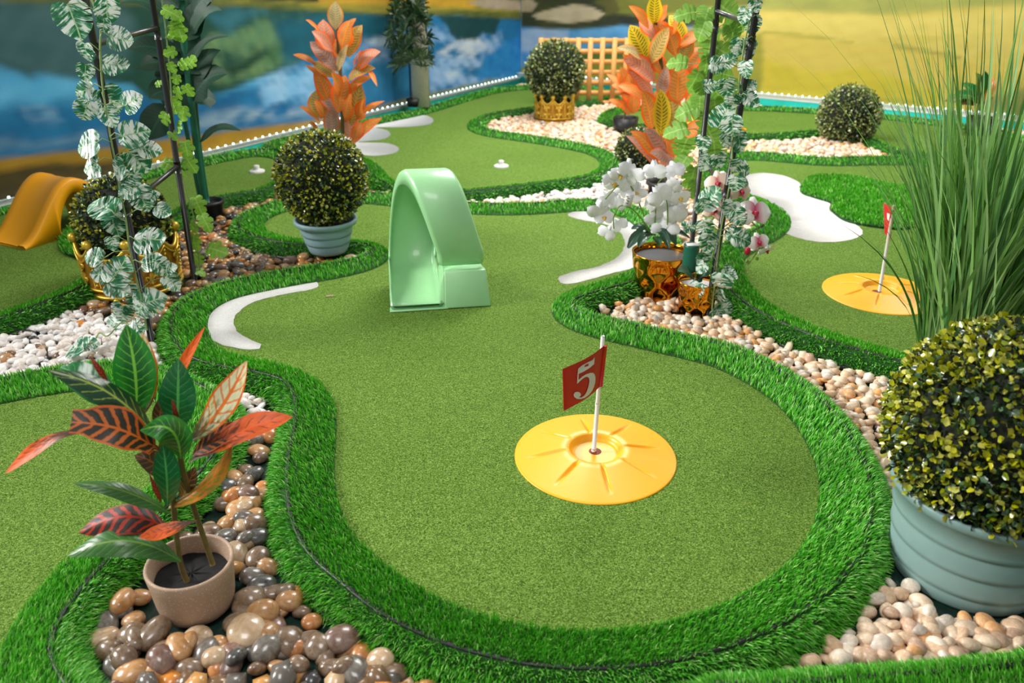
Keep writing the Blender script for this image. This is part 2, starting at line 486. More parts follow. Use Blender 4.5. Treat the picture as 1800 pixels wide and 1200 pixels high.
# beads of light along the kerb
t = NT('lit_bead'); t.color((1, 1, 1, 1)); t.set(Emission_Color=srgb((225, 255, 248)), Emission_Strength=2.6)
M_BEAD = t.m
M_TAPE = plain('clear_tape', (200, 216, 212), 0.3)
def light_strip(wd, nn, s_from, s_to, pitch, label):
    ZB = ZL if wd is LDIR else ZR
    a = CORNER + wd * s_from + nn * 0.025
    root = thing('light_strip', label, 'light strip', (a.x, a.y, ZB - 0.012))
    mb = MB()
    b = CORNER + wd * s_to + nn * 0.025
    mid = (a + b) / 2
    mb.box((mid.x, mid.y, ZB - 0.008), ((s_to - s_from), 0.014, 0.008), Matrix.Rotation(math.atan2(wd.y, wd.x), 4, 'Z'))
    mb.build('tape', M_TAPE, root, smooth=False)
    mb = MB(); mb.ball((0, 0, 0), 0.0085, 8, 5)
    me = mb.build('light_bead', M_BEAD, link=False)
    n = int((s_to - s_from) / pitch)
    for i in range(n):
        q = CORNER + wd * (s_from + (i + .5) * pitch) + nn * 0.025
        add_obj('light_bead', me, root, Matrix.Translation((q.x - a.x, q.y - a.y, 0.012)))
light_strip(LDIR, LN, 0.12, 8.6, 0.074, 'string of white light beads along the foot of the lake mural')
light_strip(RDIR, RN, 0.12, 6.6, 0.066, 'string of white light beads along the foot of the yellow field mural')
# ------------------------------------------------------------------ greens: turf, grass borders, edging
ZT, ZC = 0.042, 0.072
def turf_mat(name, dark, mid, lite, scale=260):
    t = NT(name)
    co = t.objco()
    n1 = t.noise(scale, 3, 0.65, 1.5, co)
    n2 = t.noise(scale * .45, 2, 0.5, 2.5, co)
    n3 = t.noise(1.3, 2, vec=co)
    f = t.math('ADD', t.math('MULTIPLY', n1, .65), t.math('MULTIPLY', n2, .35))
    c = t.ramp(f, [(.42, srgb(dark)), (.5, srgb(mid)), (.59, srgb(lite))])
    c = t.mix(t.math('MULTIPLY', n3, .5), c, srgb([v * .82 for v in mid]), 'MIX')
    t.color(c)
    t.set(Roughness=.85, Specular_IOR_Level=.12)
    t.bump(f, 1.0, 0.004)
    return t.m
M_TURF = turf_mat('putting_turf', (38, 72, 8), (90, 130, 38), (170, 196, 104))
M_SAND = turf_mat('white_turf', (206, 204, 200), (232, 230, 226), (246, 245, 242), 300)
M_BLADE = attr_mat('grass_blade', 0.38, spec=0.5, trans=0.25)
M_MAT = plain('grass_backing', (24, 74, 14), 0.9)
M_BLACK = plain('black_edging', (20, 20, 20), 0.45)

def blades(name, pos, nrm, lean, length, width, cols, parent, bend=0.6):
    """pos (N,3), nrm (N,3) growth direction, lean (N,3) tip displacement direction"""
    n = len(pos)
    g = nrm + RNG.normal(size=(n, 3)) * 0.22
    g /= np.linalg.norm(g, axis=1, keepdims=True)
    l = length * RNG.uniform(.65, 1.2, n)[:, None]
    ld = lean + RNG.normal(size=(n, 3)) * 0.25
    side = np.cross(g, ld + RNG.normal(size=(n, 3)) * .6)
    side /= np.linalg.norm(side, axis=1, keepdims=True) + 1e-9
    w = (np.asarray(width).reshape(-1, 1) if hasattr(width, '__len__') else width) * RNG.uniform(.7, 1.3, n)[:, None] * .5
    m = pos + g * l * .55 + ld * l * .18 * bend
    tp = pos + g * l * .92 + ld * l * .62 * bend
    v = np.stack([pos - side * w, pos + side * w, m - side * w * .85, m + side * w * .85, tp], 1).reshape(-1, 3)
    b = (np.arange(n) * 5)[:, None]
    q = np.concatenate([b, b + 1, b + 3, b + 2], 1); tr = np.concatenate([b + 2, b + 3, b + 4], 1)
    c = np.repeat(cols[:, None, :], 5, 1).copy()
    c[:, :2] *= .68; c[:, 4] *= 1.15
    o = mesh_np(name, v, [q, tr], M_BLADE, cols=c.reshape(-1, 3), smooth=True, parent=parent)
    o['kind'] = 'stuff'
    return o
GCOL = np.array([srgb(c)[:3] for c in ((92, 188, 44), (60, 160, 24), (122, 206, 72), (176, 228, 124))])
def grass_cols(n, lite=0.0):
    k = RNG.choice(4, n, p=[.4, .3, .2, .1])
    c = GCOL[k] * RNG.uniform(.75, 1.25, n)[:, None]
    return c

GREENS = []     # outer outlines on the floor, for keeping pebbles off
def smooth_offset(c, d):
    t = np.roll(c, -1, 0) - np.roll(c, 1, 0)
    t /= np.linalg.norm(t, axis=1, keepdims=True) + 1e-9
    nrm = np.stack([t[:, 1], -t[:, 0]], 1)        # outward for a counter-clockwise outline
    q = c + nrm * d
    for _ in range(int(abs(d) / .012)):
        q = .25 * np.roll(q, 1, 0) + .5 * q + .25 * np.roll(q, -1, 0)
    return q
def visible(p2, z=.08, m=60):
    q = proj(np.column_stack([p2, np.full(len(p2), z)]))
    d = (np.column_stack([p2, np.full(len(p2), z)]) - CAMP) @ FWD
    return (d > .2) & (q[:, 0] > -m) & (q[:, 0] < 1800 + m) & (q[:, 1] > -m) & (q[:, 1] < 1200 + m * 1.5)

def green(label, crest_px, w_in=.13, w_out=.055, cut=None, sand=(), sandlabels=(), base=None, dens=1.0, blade=.024):
    c = ground_poly(crest_px, ZC + .015, 10)
    if area2(c) < 0: c = c[::-1]
    c = resample(c, .035)
    ctr = c.mean(0)
    vis = c[visible(c)]
    ctr = vis.mean(0) if len(vis) else ctr
    root = thing('putting_green', label, 'putting green', (ctr[0], ctr[1], 0))
    prof = [(-w_in, ZT + .002), (-w_in * .55, ZT * .5 + ZC * .5), (-.015, ZC - .001), (.004, ZC + .002), (.028, ZC - .014), (w_out, ZT - .030)]
    rows = [np.column_stack([smooth_offset(c, d), np.full(len(c), z)]) for d, z in prof]
    n = len(c)
    # turf slab
    inner = smooth_offset(c, -w_in * .8)
    tri = geometry.tessellate_polygon([[Vector((x, y, 0)) for x, y in inner]])
    mesh_np('turf', np.column_stack([inner, np.full(n, ZT)]), np.array(tri), M_TURF, parent=root)
    mb = MB(); mb.grid(np.array(rows), close_v=True)
    mb.build('border_backing', M_MAT, root)
    # black kerb board under the outer lip and thin strip on the crest
    o1 = smooth_offset(c, w_out - .004)
    o2 = smooth_offset(c, w_out + .004)
    mb = MB(); mb.grid(np.array([np.column_stack([o1, np.full(n, 0)]), np.column_stack([o1, np.full(n, ZT - .020)]), np.column_stack([o2, np.full(n, ZT - .020)]), np.column_stack([o2, np.full(n, 0)])]), close_v=True)
    mb.build('kerb_board', M_BLACK, root)
    o1 = smooth_offset(c, -.007); o2 = smooth_offset(c, .003)
    zc = ZC + .007
    mb = MB(); mb.grid(np.array([np.column_stack([o1, np.full(n, ZC)]), np.column_stack([o1, np.full(n, zc)]), np.column_stack([o2, np.full(n, zc)]), np.column_stack([o2, np.full(n, ZC)])]), close_v=True)
    mb.build('edging_strip', M_BLACK, root)
    GREENS.append(smooth_offset(c, w_out + .012))
    # blades on both bands
    R = np.array(rows)
    nxt = np.roll(R, -1, 1)
    P0, P1, P2, P3 = R[:-1], R[1:], np.roll(R[1:], -1, 1), np.roll(R[:-1], -1, 1)
    ar = .5 * np.linalg.norm(np.cross(P2 - P0, P3 - P1), axis=2)
    mid = (P0 + P1 + P2 + P3) / 4
    q = proj(mid.reshape(-1, 3)); dz = (mid.reshape(-1, 3) - CAMP) @ FWD
    ok = (dz > .2) & (q[:, 0] > -50) & (q[:, 0] < 1850) & (q[:, 1] > -40) & (q[:, 1] < 1290)
    wd = np.clip(1.9 * dz / FPX, .0021, .009)            # about two pixels of the photograph
    gap = np.ones(ar.shape); gap[2] = .55
    lam = np.where(ok, ar.ravel() * gap.ravel() * dens * .40 / wd ** 2, 0)
    cnt = RNG.poisson(lam)
    k = np.repeat(np.arange(len(cnt)), cnt)
    i, j = np.unravel_index(k, ar.shape)
    a, b = RNG.uniform(size=(2, len(k), 1))
    pos = (P0[i, j] * (1 - a) + P1[i, j] * a) * (1 - b) + (P3[i, j] * (1 - a) + P2[i, j] * a) * b
    nrm = np.cross(P3[i, j] - P0[i, j], P1[i, j] - P0[i, j]); nrm /= np.linalg.norm(nrm, axis=1, keepdims=True) + 1e-9
    nrm[nrm[:, 2] < 0] *= -1
    tang = (P3[i, j] - P0[i, j]); tang /= np.linalg.norm(tang, axis=1, keepdims=True) + 1e-9
    outw = np.stack([tang[:, 1], -tang[:, 0], np.zeros(len(k))], 1)
    is_out = i >= 3
    lean = np.where(is_out[:, None], outw * .35 + np.array([0, 0, -.8]), outw * .95) + tang * .3
    cols = grass_cols(len(k))
    for nm, sel in (('inner_grass', ~is_out), ('outer_grass', is_out)):
        if sel.sum():
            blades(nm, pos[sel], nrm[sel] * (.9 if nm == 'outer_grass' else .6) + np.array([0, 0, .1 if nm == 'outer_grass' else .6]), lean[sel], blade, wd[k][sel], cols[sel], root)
    for s, px in enumerate(sand):
        w = np.array([P(x, y, ZT + .004)[:2] for x, y in px])
        if area2(w) < 0: w = w[::-1]
        w = resample(spline(w, 10, True), .02)
        w = w + RNG.normal(size=w.shape) * .0016
        tri = geometry.tessellate_polygon([[Vector((x, y, 0)) for x, y in w]])
        nn = len(w)
        up = np.column_stack([w, np.full(nn, ZT + .0016)]); dn = np.column_stack([w, np.full(nn, ZT - .002)])
        idx = np.arange(nn)
        o = mesh_np('sand_trap', np.vstack([up, dn]), [np.array(tri), np.stack([idx, (idx + 1) % nn, (idx + 1) % nn + nn, idx + nn], 1)], M_SAND, parent=root)
        o['label'] = sandlabels[s]
    return root

MAIN = [(495, 662), (515, 690), (518, 720), (514, 750), (505, 795), (502, 840), (506, 885), (518, 925), (545, 970), (600, 1018), (655, 1062), (720, 1098), (787, 1126), (860, 1146), (940, 1162), (1040, 1168), (1140, 1162), (1240, 1142), (1330, 1112), (1410, 1070), (1470, 1022), (1515, 968), (1534, 905), (1534, 850), (1522, 805), (1500, 762), (1475, 727), (1440, 690), (1400, 660), (1350, 632), (1282, 602), (1200, 584), (1130, 568), (1062, 554), (1018, 542), (1006, 530), (1012, 520), (1040, 510), (1090, 496), (1130, 484), (1165, 462), (1182, 430), (1176, 402), (1150, 376), (1110, 357), (1060, 348), (1000, 348), (940, 353), (860, 354), (800, 350), (720, 342), (650, 335), (560, 339), (490, 349), (445, 363), (422, 378), (420, 395), (440, 408), (485, 420), (540, 425), (590, 423), (640, 424), (656, 434), (625, 449), (575, 459), (510, 469), (450, 480), (385, 494), (335, 515), (306, 540), (300, 570), (308, 598), (335, 622), (380, 636), (440, 646)]
green('largest putting green, with the number 5 flag and the green loop', MAIN,
      sand=[[(455, 612), (425, 612), (385, 602), (358, 585), (350, 568), (360, 545), (385, 525), (430, 508), (490, 496), (540, 490), (558, 496), (552, 506), (500, 516), (450, 528), (420, 546), (411, 562), (418, 582), (440, 596), (459, 604)],
            [(998, 376), (1015, 370), (1045, 373), (1075, 380), (1110, 390), (1150, 400), (1160, 430), (1140, 455), (1112, 470), (1080, 478), (1040, 489), (1000, 498), (984, 494), (984, 485), (1010, 476), (1055, 466), (1086, 450), (1098, 430), (1094, 412), (1078, 399), (1055, 391), (1015, 384)]],
      sandlabels=['white crescent bunker of turf by the left border', 'white hooked bunker of turf beside the orchids'])

RIGHT = [(1286, 505), (1262, 470), (1262, 435), (1300, 412), (1340, 392), (1352, 374), (1338, 356), (1300, 340), (1258, 325), (1240, 300), (1262, 272), (1310, 264), (1380, 268), (1450, 274), (1550, 272), (1650, 278), (1720, 310), (1760, 380), (1790, 435), (1850, 480), (1960, 540), (2060, 640), (1900, 700), (1760, 690), (1640, 648), (1585, 630), (1520, 612), (1440, 588), (1370, 560), (1320, 534)]
gr = green('putting green with the narrow red flag and its own yellow cup', RIGHT,
      sand=[[(1290, 318), (1312, 307), (1342, 303), (1378, 308), (1400, 317), (1409, 326), (1410, 338), (1432, 347), (1458, 355), (1458, 368), (1474, 380), (1498, 390), (1517, 405), (1508, 416), (1480, 423), (1440, 424), (1400, 416), (1365, 400), (1352, 386), (1362, 368), (1348, 350), (1310, 336)]],
      sandlabels=['white wavy bunker of turf'])
BACK = [(640, 284), (655, 304), (680, 319), (720, 328), (800, 333), (870, 328), (960, 318), (1040, 306), (1075, 292), (1082, 276), (1058, 259), (1000, 246), (930, 235), (865, 226), (842, 214), (856, 201), (890, 193), (940, 187), (1000, 178), (1060, 173), (1085, 166), (1050, 152), (1000, 146), (920, 148), (860, 155), (800, 171), (735, 190), (650, 207), (560, 227), (490, 241), (467, 252), (500, 262), (560, 266), (612, 270)]
green('far putting green with white fingers of turf, under the lake mural', BACK, w_in=.11,
      sand=[[(500, 250), (515, 239), (560, 230), (620, 218), (700, 206), (745, 202), (762, 210), (750, 219), (700, 223), (660, 223), (680, 228), (686, 236), (672, 244), (630, 249), (680, 251), (701, 260), (690, 269), (655, 273), (620, 269), (560, 262), (510, 257)]],
      sandlabels=['white bunker of turf with three fingers'])
LEFT = [(-250, 640), (-80, 582), (0, 553), (80, 525), (160, 489), (225, 436), (290, 386), (345, 354), (400, 341), (465, 329), (504, 310), (522, 286), (515, 268), (450, 259), (335, 279), (180, 314), (60, 341), (0, 355), (-150, 396), (-500, 496), (-600, 600)]
green('putting green with the orange bridge, along the lake mural', LEFT, w_in=.11)
BLEFT = [(-250, 700), (-100, 678), (0, 660), (90, 644), (200, 632), (270, 640), (335, 662), (388, 694), (402, 728), (388, 770), (340, 835), (270, 905), (180, 985), (122, 1052), (92, 1105), (90, 1150), (125, 1215), (130, 1300), (60, 1400), (-400, 1500), (-700, 1100), (-500, 800)]
green('putting green in the near left corner behind the tan pot croton', BLEFT, w_in=.13)
FRIGHT = [(1060, 202), (1075, 190), (1110, 184), (1200, 183), (1330, 184), (1400, 187), (1490, 193), (1570, 200), (1645, 209), (1760, 226), (1860, 260), (1800, 292), (1720, 286), (1640, 269), (1575, 260), (1535, 242), (1490, 233), (1435, 227), (1350, 233), (1250, 231), (1130, 217), (1080, 211)]
green('long putting green under the yellow field mural', FRIGHT, w_in=.09)
BRIGHT = [(1230, 1212), (1330, 1196), (1500, 1182), (1650, 1172), (1800, 1158), (2000, 1140), (2200, 1300), (1800, 1500), (1250, 1500)]
green('putting green whose grass border crosses the near right corner', BRIGHT, w_in=.13)

# raised rough on two of the greens
def rough(px, parent, label, dens=1.0, ln=.03):
    w = np.array([P(x, y, ZT + .01)[:2] for x, y in px]); w = resample(spline(w, 10, True), .03)
    if area2(w) < 0: w = w[::-1]
    lo, hi = w.min(0), w.max(0)
    n = int(np.prod(hi - lo) * 16000 * dens)
    p = RNG.uniform(lo, hi, (n, 2)); p = p[inside(p, w)]
    z = ZT + .016 * np.clip(seg_dist(p, w) / .04, .1, 1)
    pos = np.column_stack([p, z])
    dz = (pos - CAMP) @ FWD
    o = blades('rough_patch', pos, np.tile([0, 0, 1.0], (len(p), 1)), np.tile([-.5, -.3, 0], (len(p), 1)), ln, np.clip(1.9 * dz / FPX, .002, .009), grass_cols(len(p)), parent)
    o['label'] = label
    tri = geometry.tessellate_polygon([[Vector((x, y, 0)) for x, y in w]])
    nn = len(w); idx = np.arange(nn)
    mesh_np('rough_backing', np.vstack([np.column_stack([w, np.full(nn, ZT + .012)]), np.column_stack([w, np.full(nn, ZT)])]), [np.array(tri), np.stack([idx, (idx + 1) % nn, (idx + 1) % nn + nn, idx + nn], 1)], M_MAT, parent=parent)
rough([(1408, 326), (1430, 310), (1500, 312), (1560, 324), (1618, 335), (1622, 370), (1612, 394), (1585, 401), (1530, 396), (1485, 386), (1462, 368), (1462, 356), (1432, 346), (1410, 338)], gr, 'longer grass beside the white bunker')
lg = [o for o in COL.objects if o.name.startswith('putting_green') and 'orange bridge' in o.get('label', '')][0]
rough([(104, 432), (108, 412), (128, 396), (165, 388), (210, 390), (220, 430), (190, 452), (150, 454), (118, 446)], lg, 'round patch of longer grass')

# ------------------------------------------------------------------ pebbles
def ico(sub):
    import bmesh
    bm = bmesh.new(); bmesh.ops.create_icosphere(bm, subdivisions=sub, radius=1.0)
    bm.verts.ensure_lookup_table()
    v = np.array([x.co[:] for x in bm.verts]); f = np.array([[q.index for q in x.verts] for x in bm.faces]); bm.free()
    return v, f
IV2, IF2 = ico(3); IV1, IF1 = ico(1)
def pebble_mats():
    out = {}
    for nm, rough_, coat, c_ in (('river', .28, .5, 0), ('beige', .42, .15, 0), ('white', .45, .1, 0)):
        t = NT(nm + '_pebble')
        oi = t.n('ShaderNodeObjectInfo'); co = t.objco()
        base = oi.outputs['Color']
        f = t.noise(1.6, 5, .7, .5, co)
        dk = t.mix(1.0, base, (.72, .66, .60, 1), 'MULTIPLY'); lt = t.mix(.14, base, (.9, .85, .75, 1))
        c = t.ramp(f, [(.35, (0, 0, 0)), (.65, (1, 1, 1))])
        t.color(t.mix(c, dk, lt))
        t.set(Roughness=rough_, Coat_Weight=coat, Coat_Roughness=.15)
        out[nm] = t.m
        out[nm + '_s'] = attr_mat(nm + '_pebbles', rough_, coat)
    return out
PM = pebble_mats()
PCOL = {'river': [((192, 140, 78), 'tan'), ((206, 130, 46), 'orange'), ((116, 88, 58), 'brown'), ((98, 92, 84), 'grey'), ((54, 54, 55), 'dark grey'), ((194, 164, 126), 'pale tan'), ((124, 88, 72), 'reddish brown')],
        'beige': [((236, 210, 180), 'cream'), ((228, 192, 156), 'beige'), ((214, 202, 188), 'pale grey'), ((224, 164, 100), 'amber'), ((240, 226, 208), 'off-white'), ((200, 164, 136), 'tan')],
        'white': [((246, 242, 238), 'white'), ((238, 228, 220), 'off-white'), ((226, 212, 200), 'cream')]}
PW = {'river': [.26, .13, .24, .13, .08, .10, .06], 'beige': [.3, .25, .15, .08, .14, .08], 'white': [.55, .3, .15]}
PVAR = []
for k in range(10):
    r = np.random.default_rng(k + 40)
    v = IV2.copy()
    v = np.sign(v) * np.abs(v) ** r.uniform(.86, 1.0)
    for _ in range(3):
        d = r.normal(size=3); d /= np.linalg.norm(d)
        v = v * (1 + r.uniform(-.13, .13) * (v @ d)[:, None] + r.uniform(-.10, .06) * ((v @ d) ** 2)[:, None])
    v *= np.array([1, r.uniform(.62, .92), r.uniform(.5, .68)])
    v += .035 * np.sin(v[:, [1, 2, 0]] * 3.1 + r.uniform(0, 6, 3))
    PVAR.append(v)
WHITE_PX = [[(-80, 548), (60, 552), (150, 545), (235, 566), (300, 600), (420, 660), (476, 690), (474, 738), (412, 738), (340, 680), (270, 665), (200, 655), (0, 690), (-80, 700)],
            [(700, 335), (840, 335), (960, 322), (1045, 308), (1085, 285), (1110, 270), (1150, 300), (1130, 345), (1060, 352), (940, 358), (820, 356), (700, 348)]]
GREY_PX = [(1074, 255), (1000, 246), (860, 225), (850, 195), (1060, 190), (1075, 240)]
KEEP_OFF = []          # (x, y, r) pots and posts
POTS_PX = dict(tan=(350, 1068), blue=(578, 441), big=(1692, 1000), crown_left=(240, 505), crown_far=(974, 215), gold_big=(1157, 520), gold_small=(1222, 552), black_left=(371, 384), black_mid=(1098, 239), black_right=(1165, 345), far_ball=(1484, 252), mid_ball=(1118, 299), grass=(1668, 690))
# ------------------------------------------------------------------ pots, topiary balls
M_POT = plain('sage_plastic', (124, 152, 148), 0.42, var=.03)
M_POTB = plain('blue_grey_plastic', (140, 172, 180), 0.42, var=.03)
M_TAN = NT('speckled_clay')
_co = M_TAN.objco()
_v = M_TAN.n('ShaderNodeTexVoronoi'); _v.inputs['Scale'].default_value = 160; M_TAN.l(_co, _v.inputs['Vector'])
M_TAN.color(M_TAN.mix(M_TAN.math('LESS_THAN', _v.outputs['Distance'], .22), srgb((174, 146, 122)), srgb((204, 184, 162))))
M_TAN.set(Roughness=.6); M_TAN = M_TAN.m
M_SOIL = plain('dark_soil', (14, 12, 10), 0.85, var=.7, scale=160, bump=1.0)
M_POTBLK = plain('black_plastic', (26, 27, 28), 0.45)
M_LEAFT = attr_mat('boxwood_leaf', 0.28, spec=.6, coat=.4)
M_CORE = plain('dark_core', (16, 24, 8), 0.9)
M_GOLDP = plain('painted_gold', (236, 176, 64), 0.36, metallic=0.55, var=.25, scale=22)
M_GOLDD = plain('antique_gold', (168, 120, 40), 0.45, metallic=0.55, var=.45, scale=30)
t = NT('mirror_gold'); t.color(srgb((206, 142, 36))); t.set(Metallic=1.0, Roughness=.06); M_MIRROR = t.m

def keep(p, r): KEEP_OFF.append((p[0], p[1], r))

def ball_leaves(c, R, n, size, rng, yellow=.38, colset=0):
    d = rng.normal(size=(n, 3)); d /= np.linalg.norm(d, axis=1, keepdims=True)
    yel = rng.random(n) < yellow * (1 + .5 * np.sin(d[:, 0] * 5 + 1) * np.sin(d[:, 2] * 6 + d[:, 1] * 4))
    rad = R * (1 + rng.uniform(-.12, .02, n)) + np.where(yel, R * .025, 0)
    p = np.asarray(c) + d * rad[:, None]
    g = d + rng.normal(size=(n, 3)) * .75; g /= np.linalg.norm(g, axis=1, keepdims=True)
    s = np.cross(g, rng.normal(size=(n, 3))); s /= np.linalg.norm(s, axis=1, keepdims=True)
    up = np.cross(s, g)
    L = size * rng.uniform(.7, 1.25, n)[:, None]; W = L * .42
    cup = rng.uniform(.1, .35, n)[:, None]
    v = np.stack([p, p + g * L * .35 - s * W + up * L * cup * .6, p + g * L * .35 + s * W + up * L * cup * .6,
                  p + g * L * .8 - s * W * .75 + up * L * cup * .7, p + g * L * .8 + s * W * .75 + up * L * cup * .7, p + g * L + up * L * cup * .3, p + g * L * .5], 1)
    if colset == 0:
        ca = np.array([srgb(q)[:3] for q in ((30, 54, 24), (48, 78, 38), (22, 40, 20), (76, 106, 70))])
        cb = np.array([srgb(q)[:3] for q in ((154, 156, 6), (176, 174, 34), (124, 138, 8), (188, 186, 80))])
    else:
        ca = np.array([srgb(q)[:3] for q in ((60, 80, 38), (78, 102, 50), (42, 60, 28), (104, 126, 72))])
        cb = np.array([srgb(q)[:3] for q in ((136, 148, 62), (156, 164, 96), (118, 134, 48), (172, 178, 116))])
    col = np.where(yel[:, None], cb[rng.integers(0, 4, n)], ca[rng.integers(0, 4, n)]) * rng.uniform(.75, 1.2, n)[:, None]
    return v, col
LEAF_F = np.array([[0, 1, 6], [0, 6, 2], [1, 3, 6], [6, 4, 2], [3, 5, 6], [6, 5, 4]])
def leaf_mesh(name, v, col, parent, link=True):
    n = len(v)
    f = (LEAF_F[None] + (np.arange(n) * 7)[:, None, None]).reshape(-1, 3)
    return mesh_np(name, v.reshape(-1, 3), f, M_LEAFT, cols=np.repeat(col, 7, 0), parent=parent, smooth=True)
def topiary(root, c, R, n, size, yellow=.38, seed=1, singles=0, colset=0):
    rng = np.random.default_rng(seed)
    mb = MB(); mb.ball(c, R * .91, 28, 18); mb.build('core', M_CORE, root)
    v, col = ball_leaves(c, R, n, size, rng, yellow, colset)
    if singles:
        m = v.mean(1); q = proj(m); dz = (m - CAMP) @ FWD
        nrm = (m - np.asarray(c)) / R; face = -(nrm * ((m - CAMP) / np.linalg.norm(m - CAMP, axis=1, keepdims=True))).sum(1)
        ok = (q[:, 0] < 1795) & (m[:, 2] > c[2] - R * .8)
        sc = np.where(ok, face + rng.uniform(-.3, .3, n), -9)
        pick = np.argsort(-sc)[:singles]
        for i in pick: leaf_mesh('leaf', v[i:i + 1], col[i:i + 1], root)
        rest = np.ones(n, bool); rest[pick] = False
        v, col = v[rest], col[rest]
    o = leaf_mesh('foliage', v, col, root); o['kind'] = 'stuff'

def round_pot(root, b, r0, r1, h, mat, rings, name='pot', wall=.012, lip=.012, soil=.8, dz=0):
    prof = [(0.001, .004), (r0 * .96, .002), (r0, .012)]
    def rad(z): return r0 + (r1 - r0) * z / h
    for z in rings:
        prof += [(rad(z - .006), z - .006), (rad(z) - .004, z), (rad(z + .004) + .003, z + .004), (rad(z + .012), z + .012)]
    prof += [(r1, h - lip * 2.4), (r1 + lip * .7, h - lip * 2), (r1 + lip, h - lip), (r1 + lip, h - .003), (r1 + lip - .003, h), (r1 - wall + lip, h), (r1 - wall, h - .02), (rad(h * .5) - wall, h * .5)]
    mb = MB(); mb.lathe(prof, 64, (b[0], b[1], b[2] + dz)); mb.build(name, mat, root)
    zs = h * soil
    mb = MB(); mb.lathe([(.001, zs + .006), (rad(zs) * .6, zs + .004), (rad(zs) - wall * .6, zs)], 32, (b[0], b[1], b[2] + dz)); mb.build('soil', M_SOIL, root)

def potted_ball(label, base_px, r0, rim_py, r1, ball_py, R, mat, rings, n, size, seed, singles=0, yellow=.38, wall=.012, zb=0.0):
    b = P(*base_px, zb)
    if zb == 0: keep(b, r0 + .01)
    root = thing('potted_topiary', label, 'topiary', b)
    h = Zat(b, rim_py) - zb; zc = Zat(b, ball_py)
    print(label[:30], 'h', round(h, 3), 'zc', round(zc, 3), 'px/m', FPX / depth_of((b[0], b[1], zc)))
    round_pot(root, b, r0, r1, h, mat, [h * k for k in rings], wall=wall, soil=.75)
    topiary(root, (b[0], b[1], zc), R, n, size, seed=seed, singles=singles, yellow=yellow)
    return root, b, h, zc
potted_ball('largest boxwood ball, in the sage green tub on beige pebbles', POTS_PX['big'], .172, 846, .205, 756, .250, M_POT, (.18, .42, .66), 12000, .0155, 3, 300, .46)
potted_ball('boxwood ball in the pale blue ribbed pot behind the crescent bunker', POTS_PX['blue'], .095, 383, .142, 312, .215, M_POTB, (.3, .55, .8), 5200, .0155, 4, 0, .48, zb=.05)

